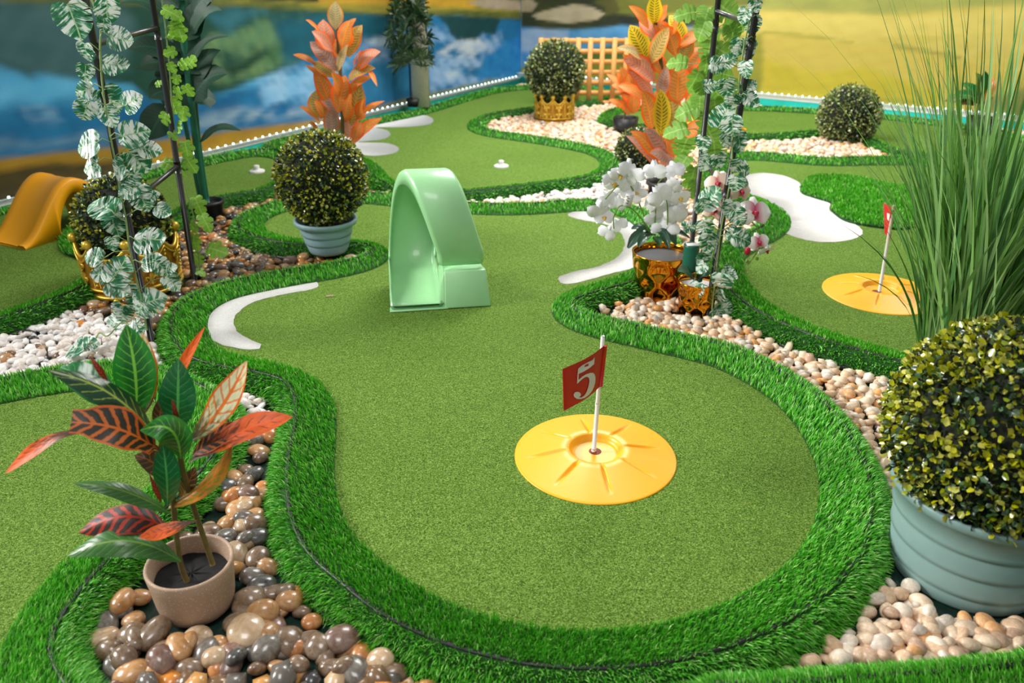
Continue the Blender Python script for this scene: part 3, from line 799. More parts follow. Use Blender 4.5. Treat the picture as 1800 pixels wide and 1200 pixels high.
# crown pots
def crown_pot(root, b, r0, r1, h, npk, phase, s=1.0):
    """gold crown: scalloped rim, ball finials, beaded seams, raised lilies, moulded feet"""
    def rad(z): return r0 + (r1 - r0) * z / h
    amp = h * .22
    def rimz(a):
        u = ((a - phase) * npk / (2 * math.pi)) % 1.0
        return h - amp * math.sin(math.pi * u) ** .8
    seg = npk * 12
    rows = []
    for t_ in np.linspace(0, 1, 12):
        rows.append([(rad(t_ * rimz(a)) * math.cos(a), rad(t_ * rimz(a)) * math.sin(a), t_ * rimz(a)) for a in np.arange(seg) * 2 * math.pi / seg])
    inn = [[(x * .93, y * .93, z) for x, y, z in r] for r in rows[::-1]]
    pts = np.array(rows + inn)[:, ::-1] + np.array([b[0], b[1], b[2] + .012])
    mb = MB(); mb.grid(pts, close_v=True); mb.build('crown_wall', M_GOLDD, root)
    B = np.array([b[0], b[1], b[2] + .012])
    mb = MB()
    ring = [B + np.array([(rad(rimz(a)) - .004) * math.cos(a), (rad(rimz(a)) - .004) * math.sin(a), rimz(a)]) for a in np.arange(seg + 1) * 2 * math.pi / seg]
    mb.tube(ring, .008 * s, 6, cap=False)
    ring = [B + np.array([(rad(rimz(a)) + .003) * math.cos(a), (rad(rimz(a)) + .003) * math.sin(a), rimz(a) - .022 * s]) for a in np.arange(seg + 1) * 2 * math.pi / seg]
    mb.tube(ring, .004 * s, 5, cap=False)
    mb.build('rim_moulding', M_GOLDP, root)
    mb = MB()
    for z, rr in ((.012, .011), (.045, .007)):
        mb.tube([B + np.array([(rad(z) + .004) * math.cos(a), (rad(z) + .004) * math.sin(a), z * s]) for a in np.arange(65) * 2 * math.pi / 64], rr * s, 6, cap=False)
    mb.build('base_moulding', M_GOLDP, root)
    mbf = MB(); mbf.ball((0, 0, 0), .021 * s, 14, 9); fin = mbf.build('finial', M_GOLDP, link=False)
    mbf = MB(); mbf.ball((0, 0, 0), .016 * s, 12, 7, (1.2, 1.2, .9)); foot = mbf.build('foot', M_GOLDP, link=False)
    for k in range(npk):
        a = phase + k * 2 * math.pi / npk
        e = np.array([math.cos(a), math.sin(a), 0])
        add_obj('finial', fin, root, Matrix.Translation(Vector(e * (r1 - .002) + np.array([0, 0, h + .026 * s]))))
        mb = MB()
        for i in range(9):
            z = .07 * s + (h - .10 * s) * i / 8
            mb.ball(B + e * (rad(z) + .003) + np.array([0, 0, z]), .0075 * s, 8, 5)
        mb.build('bead_row', M_GOLDP, root)
        tg = np.array([-e[1], e[0], 0])
        mb = MB()
        for sd in (-1, 1):
            z0, z1 = .06 * s, h - .07 * s
            mb.tube([B + e * (rad(z0) + .002) + tg * sd * .016 * s + np.array([0, 0, z0]), B + e * (rad(z1) + .002) + tg * sd * .016 * s + np.array([0, 0, z1])], .003 * s, 5)
        mb.build('seam_ridge', M_GOLDP, root)
        a2 = a + math.pi / npk
        e2 = np.array([math.cos(a2), math.sin(a2), 0]); t2 = np.array([-e2[1], e2[0], 0])
        mb = MB()
        for zz in (.36, .62):
            z0 = h * zz
            q = B + e2 * (rad(z0) + .003) + np.array([0, 0, z0])
            k_ = .8 * s * min(1, r1 / .15)
            def pt(x, z): return q + t2 * x * k_ + np.array([0, 0, z * k_]) + e2 * .002
            mb.tube([pt(0, -.03), pt(0, 0), pt(0, .022), pt(0, .042)], [.005 * s, .008 * s, .011 * s, .002 * s], 7)
            for sd in (-1, 1):
                mb.tube([pt(sd * .004, -.006), pt(sd * .018, .010), pt(sd * .028, .012), pt(sd * .032, .0), pt(sd * .024, -.008)], [.004 * s, .007 * s, .007 * s, .006 * s, .003 * s], 6)
                mb.tube([pt(sd * .002, -.02), pt(sd * .014, -.026), pt(sd * .02, -.016)], [.004 * s, .005 * s, .002 * s], 6)
            mb.tube([pt(-.016, -.011), pt(.016, -.011)], .005 * s, 6)
        mb.build('lily_ornament', M_GOLDP, root)
        add_obj('foot', foot, root, Matrix.Translation(Vector(e2 * (r0 + .004) + np.array([0, 0, .014]))))
def crown_topiary(label, px, r0, r1, peak_py, ball_py, R, n, size, seed, npk, phase, yellow, s, colset=0):
    b = P(*px, 0); keep(b, r0 + .02)
    root = thing('crown_topiary', label, 'topiary', b)
    h = Zat(b, peak_py) - .03; zc = Zat(b, ball_py)
    print(label[:30], 'h', round(h, 3), 'zc', round(zc, 3), 'px/m', FPX / depth_of((b[0], b[1], zc)))
    crown_pot(root, b, r0, r1, h, npk, phase, s)
    topiary(root, (b[0], b[1], zc), R, n, size, seed=seed, yellow=yellow, colset=colset)
crown_topiary('boxwood ball in a gold crown pot behind the variegated vine', POTS_PX['crown_left'], .195, .212, 405, 388, .195, 3600, .016, 5, 8, -1.95, .36, 1.0)
crown_topiary('boxwood ball in a gold crown pot in front of the wooden lattice', POTS_PX['crown_far'], .165, .175, 165, 125, .255, 3600, .021, 6, 10, -1.7, .4, 1.0, 1)

def bare_ball(label, px, R, py, n, seed, colset=0, size=.018, yellow=.3):
    b = P(*px, 0); keep(b, R * .5)
    root = thing('topiary_ball', label, 'topiary', b)
    zc = max(Zat(b, py), R * .93)
    print(label[:30], 'zc', zc, 'R', R, FPX / depth_of((b[0], b[1], zc)))
    topiary(root, (b[0], b[1], zc), R, n, size, seed=seed, yellow=yellow, colset=colset)
bare_ball('boxwood ball set straight on the pebbles below the yellow field mural', POTS_PX['far_ball'], .235, 224, 3800, 8, 1, .018, .5)
bare_ball('small boxwood ball half hidden under the orange croton leaves', POTS_PX['mid_ball'], .150, 264, 1800, 9, 1, .016)

# ------------------------------------------------------------------ green loop
def green_loop():
    b = P(775, 541, ZT)
    root = thing('loop_obstacle', 'light green plastic loop with open chute standing on the turf', 'golf obstacle', b, math.radians(9))
    s = 1.0
    M = plain('mint_plastic', (156, 212, 154), 0.36, var=.02, coat=.2)
    # side path: distance away from the viewer d, height z
    path = [(-.01, .006), (.05, .009), (.11, .016), (.16, .03)]
    cd, cz, ra, rb = .215, .295, .165, .245
    path = [(d, z, 0.0) for d, z in path]
    for a in np.arange(-62, 219, 6.0):
        q = math.radians(a)
        path.append((cd + ra * math.cos(q), cz + rb * math.sin(q), max(0, min(1, (a + 60) / 262)) ** 1.6))
    pts = np.array([p[:2] for p in path])
    tg = np.gradient(pts, axis=0); tg /= np.linalg.norm(tg, axis=1, keepdims=True)
    nin = np.stack([-tg[:, 1], tg[:, 0]], 1)        # towards the inside of the loop
    W0, W1 = .205, .20
    rows = []
    n = len(path)
    for i, (d, z, k) in enumerate(path):
        kk = k
        sh = -.100 + .198 * kk
        w = .105 - .008 * kk
        if i < 5: w *= 1 + .06 * (5 - i) / 5
        lip = .062 if i > 3 else .018 + .044 * i / 4
        prof = [(-w, lip), (-w, .02), (-w + .006, .007), (-w + .02, 0), (0, 0), (w - .02, 0), (w - .006, .007), (w, .02), (w, lip),
                (w - .009, lip), (w - .009, .026), (w - .02, .011), (0, .009), (-w + .02, .011), (-w + .009, .026), (-w + .009, lip)]
        rows.append([(sh + x, d + nin[i, 0] * y, z + nin[i, 1] * y) for x, y in prof])
    def place(v): return (np.asarray(v) @ np.array(Matrix.Rotation(math.radians(9), 3, 'Z')).T) + np.array(b)
    R = np.array(rows)
    mb = MB(); sh_ = R.shape
    mb.grid(place(R.reshape(-1, 3)).reshape(sh_), close_v=True)
    m_ = sh_[1]
    mb.f.setdefault(m_, []).append([k for k in range(m_)]); mb.f.setdefault(m_, []).append([(n - 1) * m_ + k for k in range(m_)][::-1])
    o = mb.build('loop_chute', M, root)
    # skirt at the front right that carries the end of the loop, and the wedge between the two chutes
    e = R[-1]
    zt = .115
    def solid(name, bot, top):
        mb = MB(); k = len(bot)
        v = [(x, y, .002) for x, y in bot] + list(top)
        mb.add(place(v), [list(range(k))[::-1], list(range(k, 2 * k))] + [[i, (i + 1) % k, (i + 1) % k + k, i + k] for i in range(k)])
        o = mb.build(name, M, root, smooth=False)
        md = o.modifiers.new('b', 'BEVEL'); md.width = .006; md.segments = 2
        return o
    solid('front_skirt', [(.016, -.02), (.212, -.02), (.215, .02), (.20, .33), (.02, .33)], [(.022, .035, zt + .035), (.197, .035, zt + .035), (.199, .05, zt + .03), (.192, .30, .10), (.022, .30, .10)])
    solid('wedge', [(-.012, .0), (.022, -.02), (.024, .2), (.0, .2)], [(.001, .03, zt - .02), (.022, .036, zt + .03), (.022, .2, zt + .03), (.008, .2, zt)])
    solid('front_lip', [(-.215, -.022), (.03, -.022), (.03, .02), (-.215, .02)], [(-.21, -.018, .008), (.03, -.018, .008), (.03, .02, .012), (-.21, .02, .012)])
green_loop()

# ------------------------------------------------------------------ orange bridge
def hump_bridge(label, a_px, b_px, width, z_h, mat, name='hump_bridge'):
    a, b = P(*a_px, ZT), P(*b_px, ZT)
    d = Vector((b.x - a.x, b.y - a.y)); L = d.length; ang = math.atan2(d.y, d.x)
    root = thing(name, label, 'golf obstacle', a, ang)
    top, und = [], []
    N = 40
    for i in range(N + 1):
        u = i / N
        top.append((u * L, .012 + z_h * math.sin(math.pi * u) ** 1.7))
    lo, hi = .30, .70
    def under(u):
        if u <= lo or u >= hi: return 0.0
        q = (u - lo) / (hi - lo)
        return (z_h - .05) * math.sin(math.pi * q) ** .55
    und = [(u * L, under(u)) for u in np.linspace(0, 1, 121)]
    Rm = np.array(Matrix.Rotation(ang, 3, 'Z'))
    def place(v): return np.asarray(v) @ Rm.T + np.array(a)
    topi = lambda x: np.interp(x, [p[0] for p in top], [p[1] for p in top])
    xs = np.array([p[0] for p in und]); zu = np.array([p[1] for p in und]); zt_ = topi(xs)
    zu = np.minimum(zu, zt_ - .006)
    ys = [-width / 2, -width / 2 + .012, -width * .32, -width * .30, width * .30, width * .32, width / 2 - .012, width / 2]
    zo = [-.004, .006, .006, 0, 0, .006, .006, -.004]
    rows = [np.stack([np.column_stack([xs, np.full(len(xs), ys[0]), zu])] + [np.column_stack([xs, np.full(len(xs), y), zt_ + o]) for y, o in zip(ys, zo)] + [np.column_stack([xs, np.full(len(xs), ys[-1]), zu])], 1)]
    g = rows[0]
    mb = MB(); mb.grid(place(g.reshape(-1, 3)).reshape(g.shape), close_v=True)
    m_ = g.shape[1]; n = g.shape[0]
    mb.f.setdefault(m_, []).append(list(range(m_))[::-1]); mb.f.setdefault(m_, []).append([(n - 1) * m_ + k for k in range(m_)])
    o = mb.build('bridge_body', mat, root, smooth=False)
    return root
M_ORANGE = plain('orange_plastic', (252, 170, 14), 0.42, var=.02)
hump_bridge('orange plastic hump bridge on the green along the lake mural', (12, 432), (208, 372), .30, .27, M_ORANGE)
hump_bridge('yellow plastic hump bridge glimpsed behind the orange croton and vine', (1205, 232), (1300, 226), .22, .22, M_ORANGE)

# ------------------------------------------------------------------ cups and flags
M_YEL = plain('yellow_plastic', (250, 178, 26), 0.36, var=.015)
M_RED = plain('red_flag_cloth', (192, 14, 24), 0.5, var=.04)
M_WHITE = plain('white_plastic', (232, 230, 226), 0.4)
M_PRINT = plain('white_print', (214, 210, 208), 0.6)
M_HOLE = plain('cup_hole', (120, 44, 10), 0.6)
def cup(label, cpx, R, hole_px, ph):
    c = P(*cpx, ZT)
    root = thing('target_cup', label, 'golf cup', (c[0], c[1], ZT))
    H = .030 * R / .24
    prof = [(0.0, .30), (.06, .30), (.16, .30), (.24, .31), (.285, .34), (.305, .62), (.318, .90), (.335, .99), (.40, 1.0), (.43, .98), (.46, .93)]
    prof += [(r, .93 - (r - .46) / .54 * .84) for r in np.linspace(.48, .99, 26)] + [(1.0, .06), (1.0, 0)]
    seg = 288
    pts = []
    for r, z in prof:
        row = []
        for k in range(seg):
            a = k * 2 * math.pi / seg
            dz = 0
            u = (((a - ph) * 8 / (2 * math.pi) + .5) % 1 - .5) * 2 * math.pi / 8 * max(r, .01) / .03      # distance from the crease in crease widths
            if .39 < r < .86:
                f = min(1, (r - .39) / .03) * min(1, (.86 - r) / .25)
                dz = -f * .30 * math.exp(-(u * 1.6) ** 2)
            row.append((c[0] + R * r * math.cos(a), c[1] + R * r * math.sin(a), ZT + H * max(0, z + dz)))
        pts.append(row)
    mb = MB(); mb.grid(np.array(pts)[:, ::-1], close_v=True); mb.build('cup_dish', M_YEL, root)
    h = P(*hole_px, ZT + H * .3)
    mb = MB(); mb.lathe([(.001, .001), (.017, .001), (.019, .0005)], 20, (h[0], h[1], ZT + H * .3)); mb.build('hole', M_HOLE, root)
    return c, h
c1, h1 = cup('yellow cup dish around the number 5 flagstick', (1046, 801), .240, (1046, 793), .12)
c2, h2 = cup('yellow cup dish around the narrow red flag', (1548, 515), .245, (1541, 512), .3)

def flag5():
    b = Vector(h1); b.x -= .004
    top = PY(1060, 590, b.y + .004)
    root = thing('flagstick', 'white flagstick with a red flag numbered 5', 'golf flag', b)
    ax = (top - b)
    mb = MB(); mb.tube([b, b + ax * .5, top - ax * .01, top], [.0068, .0064, .0062, .005], 10); mb.build('pole', M_WHITE, root)
    f = Zat(b, 710) ; k = (f - b.z) / ax.z
    mb = MB(); q = b + ax * k; mb.tube([q - ax * .012, q + ax * .012], .0075, 10); mb.tube([b + ax * .01, b + ax * .03], .008, 10); mb.build('pole_collar', M_WHITE, root)
    # flag corners
    TR = PY(1063, 607, b.y + .003); BR = PY(1055, 678, b.y + .002)
    TL = P(990, 649, TR.z); BL = P(992, 722, BR.z)
    def fp(u, v):         # u 0 at pole .. 1 free edge, v 0 top .. 1 bottom
        p = (TR * (1 - u) + TL * u) * (1 - v) + (BR * (1 - u) + BL * u) * v
        nn = (TL - TR).cross(BR - TR).normalized()
        return p + nn * .008 * math.sin(u * 3.4)
    nn = (TL - TR).cross(BR - TR).normalized()
    if nn.dot(Vector(CAMP) - TR) < 0: nn = -nn
    rows = [[fp(u, v) + nn * o for v in np.linspace(0, 1, 6)] for o in (.0008,) for u in np.linspace(0, 1, 14)]
    back = [[fp(u, v) - nn * .0008 for v in np.linspace(0, 1, 6)] for u in np.linspace(1, 0, 14)]
    mb = MB(); mb.grid(np.array([[tuple(p) for p in r] for r in rows + back]), close_u=True)
    mb.build('flag', M_RED, root)
    mb = MB(); mb.tube([TR + (TR - BR) * 0.0, BR], .0075, 10); mb.build('flag_sleeve', M_RED, root)
    # the digit, traced in the flag's own coordinates
    C = [np.array(p, float) for p in ((652, 28), (360, 195), (370, 487), (622, 312))]   # TR TL BL BR in a blow-up
    def inv(x, y):
        u, v = .5, .5
        for _ in range(30):
            p = (C[0] * (1 - u) + C[1] * u) * (1 - v) + (C[3] * (1 - u) + C[2] * u) * v
            du = (C[1] - C[0]) * (1 - v) + (C[2] - C[3]) * v; dv = (C[3] - C[0]) * (1 - u) + (C[2] - C[1]) * u
            s_ = np.linalg.solve(np.stack([du, dv], 1), np.array([x, y]) - p); u += s_[0]; v += s_[1]
        return u, v
    out = [(440, 292), (441, 240), (445, 186), (470, 160), (515, 134), (545, 122), (557, 103), (557, 125), (555, 152), (520, 178), (480, 204), (449, 221), (449, 262), (470, 240), (495, 222), (525, 212), (548, 212), (562, 224), (569, 248), (568, 280), (558, 312), (542, 342), (518, 368), (490, 388), (462, 398), (440, 397), (424, 384), (420, 366), (428, 351), (442, 346), (456, 350), (465, 362), (462, 376), (452, 384), (468, 386), (486, 372), (502, 345), (514, 308), (520, 272), (518, 250), (508, 240), (494, 240), (476, 252), (458, 270), (446, 284)]
    uv = [inv(*p) for p in out]
    v3 = [tuple(fp(u, v) + nn * .0024) for u, v in uv]
    tri = geometry.tessellate_polygon([[Vector((u, v, 0)) for u, v in uv]])
    mesh_np('digit_five', v3, np.array(tri), M_PRINT, parent=root)
flag5()

def flag_red():
    b = Vector(h2); b.x += .012
    root = thing('flagstick', 'white flagstick with a red flag seen edge-on', 'golf flag', b)
    top = PY(1571, 361, b.y + .03)
    mb = MB(); mb.tube([b, (b + top) / 2, top], [.0068, .0064, .006], 10); mb.build('pole', M_WHITE, root)
    mb = MB()
    T = PY(1569, 369, b.y + .03); B = PY(1561, 422, b.y + .025)
    TL = PY(1557, 356, b.y + .21); BL = PY(1559, 408, b.y + .13)
    rows = []
    for o in (0, 1):
        us = np.linspace(0, 1, 8)
        for u in (us if o == 0 else us[::-1]):
            rows.append([tuple((T * (1 - u) + TL * u) * (1 - v) + (B * (1 - u) + BL * u) * v + Vector((.012 * math.sin(u * 5) + o * .002, 0, 0))) for v in np.linspace(0, 1, 6)])
    mb.grid(np.array(rows), close_u=True); mb.build('flag', M_RED, root)
    mb = MB(); mb.tube([T, B], .008, 10); mb.build('flag_sleeve', M_RED, root)
    def fq(u, v): return tuple((T * (1 - u) + TL * u) * (1 - v) + (B * (1 - u) + BL * u) * v + Vector((.012 * math.sin(u * 5) - .003, -.002, 0)))
    mesh_np('print_patch', [fq(.40, .24), fq(.66, .26), fq(.64, .46), fq(.48, .52)], np.array([[0, 1, 2, 3]]), M_PRINT, parent=root)
flag_red()

def tee(label, px):
    c = P(*px, ZT)
    root = thing('tee_marker', label, 'tee marker', c)
    mb = MB(); mb.lathe([(.052, 0), (.052, .010), (.045, .014), (.02, .018), (.018, .024), (.020, .04), (.014, .046), (.001, .047)][::1], 24, c)
    mb.build('marker_body', M_WHITE, root)
tee('white round tee marker on the turf beneath the lake mural', (452, 302))
tee('white round tee marker behind the green loop', (881, 293))
# scrap on the turf
mb = MB(); q = P(580, 520, ZT + .006)
mb.add([q + Vector(v) for v in ((-.016, -.004, 0), (.016, .001, .001), (.014, .007, .003), (-.014, .004, .002), (-.012, -.002, .006), (.010, .003, .007))], [[0, 1, 2, 3], [0, 1, 5, 4], [3, 2, 5, 4], [0, 4, 3], [1, 2, 5]])
o = mb.build('paper_scrap', plain('scrap_paper', (214, 176, 150), .7, var=.2), None, smooth=False)
tag(o, 'tiny scrap of paper lying on the turf near the white crescent', 'litter')

# ------------------------------------------------------------------ post, lattice
b = P(741, 186, ZT)
b = P(740, 188, .095)
mb = MB(); mb.box((b[0], b[1] + .07, 1.5 + .09), (.15, .12, 3.0)); o = mb.build('white_post', plain('white_paint', (214, 206, 196), .55), None, smooth=False)
tag(o, 'square white post in front of the lake mural beside the palm', 'post')

def lattice():
    M = plain('orange_wood', (222, 160, 88), .6, var=.1, scale=12)
    a, b = P(1008, 192, 0), P(1128, 186, 0)
    a.y = b.y = (a.y + b.y) / 2 - .03
    root = thing('lattice_panel', 'orange wooden lattice panel behind the gold crown pot', 'trellis', a)
    px0 = [950, 972, 993, 1015, 1036, 1057, 1078, 1099, 1120]
    Y = a.y
    zt, zb = PY(1036, 66, Y).z, .02
    xs = [PY(x, 130, Y).x for x in px0]
    for x in xs:
        mb = MB(); mb.box((x, Y - .006, (zt + zb) / 2), (.046, .012, zt - zb)); mb.build('upright_slat', M, root, smooth=False)
    for z in np.linspace(zb + .03, zt - .03, 7):
        mb = MB(); mb.box(((xs[0] + xs[-1]) / 2, Y + .006, z), (xs[-1] - xs[0] + .05, .012, .046)); mb.build('cross_slat', M, root, smooth=False)
lattice()
# ------------------------------------------------------------------ leaves
def leaf_mat(name, base, vein, edge=None, patch=None, patch_lo=.5, nveins=9, vein_w=.16, mid_w=.035, edge_w=.1, rough=.35, coat=.2, dark=None, dots=False, trans=.12, grad=None):
    """base colour, side veins and midrib in `vein`, margin in `edge`, blotches in `patch`"""
    t = NT(name)
    uv = t.uv(); sp = t.n('ShaderNodeSeparateXYZ'); t.l(uv, sp.inputs[0])
    u, v = sp.outputs[0], sp.outputs[1]
    nz = t.noise(5.0, 3, vec=t.objco()) 
    nuv = t.noise(7.0, 3, .6, .6, uv)
    au = t.math('MULTIPLY', t.math('ABSOLUTE', t.math('SUBTRACT', u, .5)), 2.0)
    c = t.mix(t.noise(3.5, 3, vec=uv), srgb([x * .8 for x in base]), srgb([min(255, x * 1.18) for x in base]))
    if patch is not None:
        f = t.ramp(nuv, [(patch_lo - .06, (0, 0, 0)), (patch_lo + .06, (1, 1, 1))])
        c = t.mix(f, c, srgb(patch))
    if dark is not None:
        f = t.ramp(t.math('ADD', au, t.math('MULTIPLY', t.math('SUBTRACT', nuv, .5), .8)), [(.35, (1, 1, 1)), (.7, (0, 0, 0))])
        c = t.mix(f, c, srgb(dark))
    ph = t.math('SUBTRACT', t.math('MULTIPLY', v, float(nveins)), t.math('MULTIPLY', au, nveins * .16))
    ph = t.math('ADD', ph, t.math('MULTIPLY', nuv, .5))
    fr = t.math('ABSOLUTE', t.math('SUBTRACT', t.math('FRACT', ph), .5))
    vm = t.math('LESS_THAN', fr, vein_w * .5)
    if dots:
        vm = t.math('MULTIPLY', vm, t.math('LESS_THAN', t.math('ABSOLUTE', t.math('SUBTRACT', au, .36)), .26))
    else:
        vm = t.math('MULTIPLY', vm, t.math('LESS_THAN', au, .86))
    c = t.mix(t.math('MULTIPLY', vm, .85), c, srgb(vein))
    if edge is not None:
        f = t.math('GREATER_THAN', t.math('ADD', au, t.math('MULTIPLY', nuv, .25)), 1.0 - edge_w + .12)
        c = t.mix(f, c, srgb(edge))
    c = t.mix(t.math('LESS_THAN', au, mid_w * 2), c, srgb(vein if not dots else base))
    if grad is not None:
        f = t.ramp(t.math('ADD', v, t.math('MULTIPLY', t.math('SUBTRACT', nuv, .5), 1.1)), [(grad[1], (1, 1, 1)), (grad[2], (0, 0, 0))])
        c = t.mix(t.math('MULTIPLY', f, .92), c, srgb(grad[0]))
    t.color(c)
    t.set(Roughness=rough, Coat_Weight=coat, Coat_Roughness=.2)
    t.bump(t.math('ADD', t.math('MULTIPLY', fr, .6), t.math('MULTIPLY', au, .0)), .35, .003)
    if trans:
        tr = t.n('ShaderNodeBsdfTranslucent'); t.l(c, tr.inputs[0])
        mx = t.n('ShaderNodeMixShader'); mx.inputs[0].default_value = trans
        t.l(t.b.outputs[0], mx.inputs[1]); t.l(tr.outputs[0], mx.inputs[2])
        t.l(mx.outputs[0], t.t.nodes['Material Output'].inputs[0])
    return t.m

def blade_leaf(name, pts, width, mat, parent, face=None, fold=.18, curl=.0, wav=.05, nseg=14, peak=.5, tipw=0.0, rnd=None, thick=.0012):
    """leaf whose midrib runs through pts (3-D); width in metres; face = direction the upper side looks"""
    rnd = rnd or random
    sp = spline(np.array([tuple(p) for p in pts]), 8)
    sp = resample(sp, np.linalg.norm(np.diff(sp, axis=0), axis=1).sum() / nseg, closed=False)
    n = len(sp)
    tg = np.gradient(sp, axis=0); tg /= np.linalg.norm(tg, axis=1, keepdims=True) + 1e-9
    if face is None:
        m = sp.mean(0); face = (CAMP - m); face = face / np.linalg.norm(face) * .6 + np.array([0, 0, .55])
    face = np.asarray(face, float)
    side = np.cross(tg, face); side /= np.linalg.norm(side, axis=1, keepdims=True) + 1e-9
    up = np.cross(side, tg)
    L = np.linalg.norm(np.diff(sp, axis=0), axis=1).sum()
    ph = rnd.uniform(0, 6)
    verts, uvs = [], []
    us = np.array([-1, -.72, -.36, 0, .36, .72, 1])
    vv = np.linspace(0, 1, n)
    a = math.log(.5) / math.log(peak)
    prof = np.sin(np.pi * vv ** a) ** .8
    prof = np.maximum(prof, np.where(vv < .1, .10, tipw))
    if tipw == 0: prof[-1] = .02
    for i in range(n):
        for k in us:
            w = prof[i] * width * .5
            lift = fold * abs(k) * w - curl * k * k * w + wav * width * math.sin(ph + vv[i] * 11 + k * 1.2) * abs(k) * prof[i]
            verts.append(sp[i] + side[i] * k * w + up[i] * lift); uvs.append(((k + 1) / 2, vv[i]))
    m = len(us)
    idx = np.arange(n * m).reshape(n, m)
    f = np.stack([idx[:-1, :-1], idx[:-1, 1:], idx[1:, 1:], idx[1:, :-1]], -1).reshape(-1, 4)
    return mesh_np(name, np.array(verts), f, mat, uvs=np.array(uvs), smooth=True, parent=parent)

def arc(p0, p1, bow):
    """points from p0 to p1 bowed by the vector `bow` at the middle"""
    p0, p1, bow = Vector(p0), Vector(p1), Vector(bow)
    return [p0, p0 * .75 + p1 * .25 + bow * .75, (p0 + p1) / 2 + bow, p0 * .25 + p1 * .75 + bow * .7, p1]

# ------------------------------------------------------------------ croton in the tan pot
LM = dict(
    green=leaf_mat('croton_green', (34, 128, 38), (120, 190, 60), nveins=11, vein_w=.10, dark=(22, 96, 32)),
    gloss=leaf_mat('croton_gloss_green', (24, 104, 50), (90, 170, 84), nveins=10, vein_w=.07, rough=.2, coat=.6),
    deep=leaf_mat('croton_deep_green', (22, 62, 34), (150, 170, 70), nveins=9, vein_w=.12),
    fire=leaf_mat('croton_dark_orange', (36, 34, 20), (196, 96, 22), edge=(190, 84, 20), nveins=8, vein_w=.34, mid_w=.03, edge_w=.12, coat=0, rough=.5),
    red=leaf_mat('croton_dark_red', (48, 34, 24), (190, 50, 20), edge=(150, 40, 20), nveins=8, vein_w=.36, coat=0, rough=.5),
    orange=leaf_mat('croton_orange', (244, 92, 20), (110, 50, 24), patch=(236, 110, 24), patch_lo=.6, nveins=9, vein_w=.14, dots=True, grad=((40, 40, 18), .25, .55), coat=0, rough=.5),
    cream=leaf_mat('croton_cream', (232, 222, 176), (232, 120, 40), patch=(190, 170, 60), patch_lo=.62, grad=((44, 66, 22), .12, .45), edge=(228, 110, 24), nveins=8, vein_w=.22, mid_w=.06, edge_w=.16),
    olive=leaf_mat('croton_olive', (128, 124, 28), (206, 110, 30), patch=(200, 120, 34), patch_lo=.52, nveins=9, vein_w=.2),
    brown=leaf_mat('croton_brown', (70, 52, 24), (150, 90, 30), nveins=8, vein_w=.2),
    mid=leaf_mat('croton_mid_green', (52, 104, 40), (110, 150, 66), nveins=12, vein_w=.08),
)
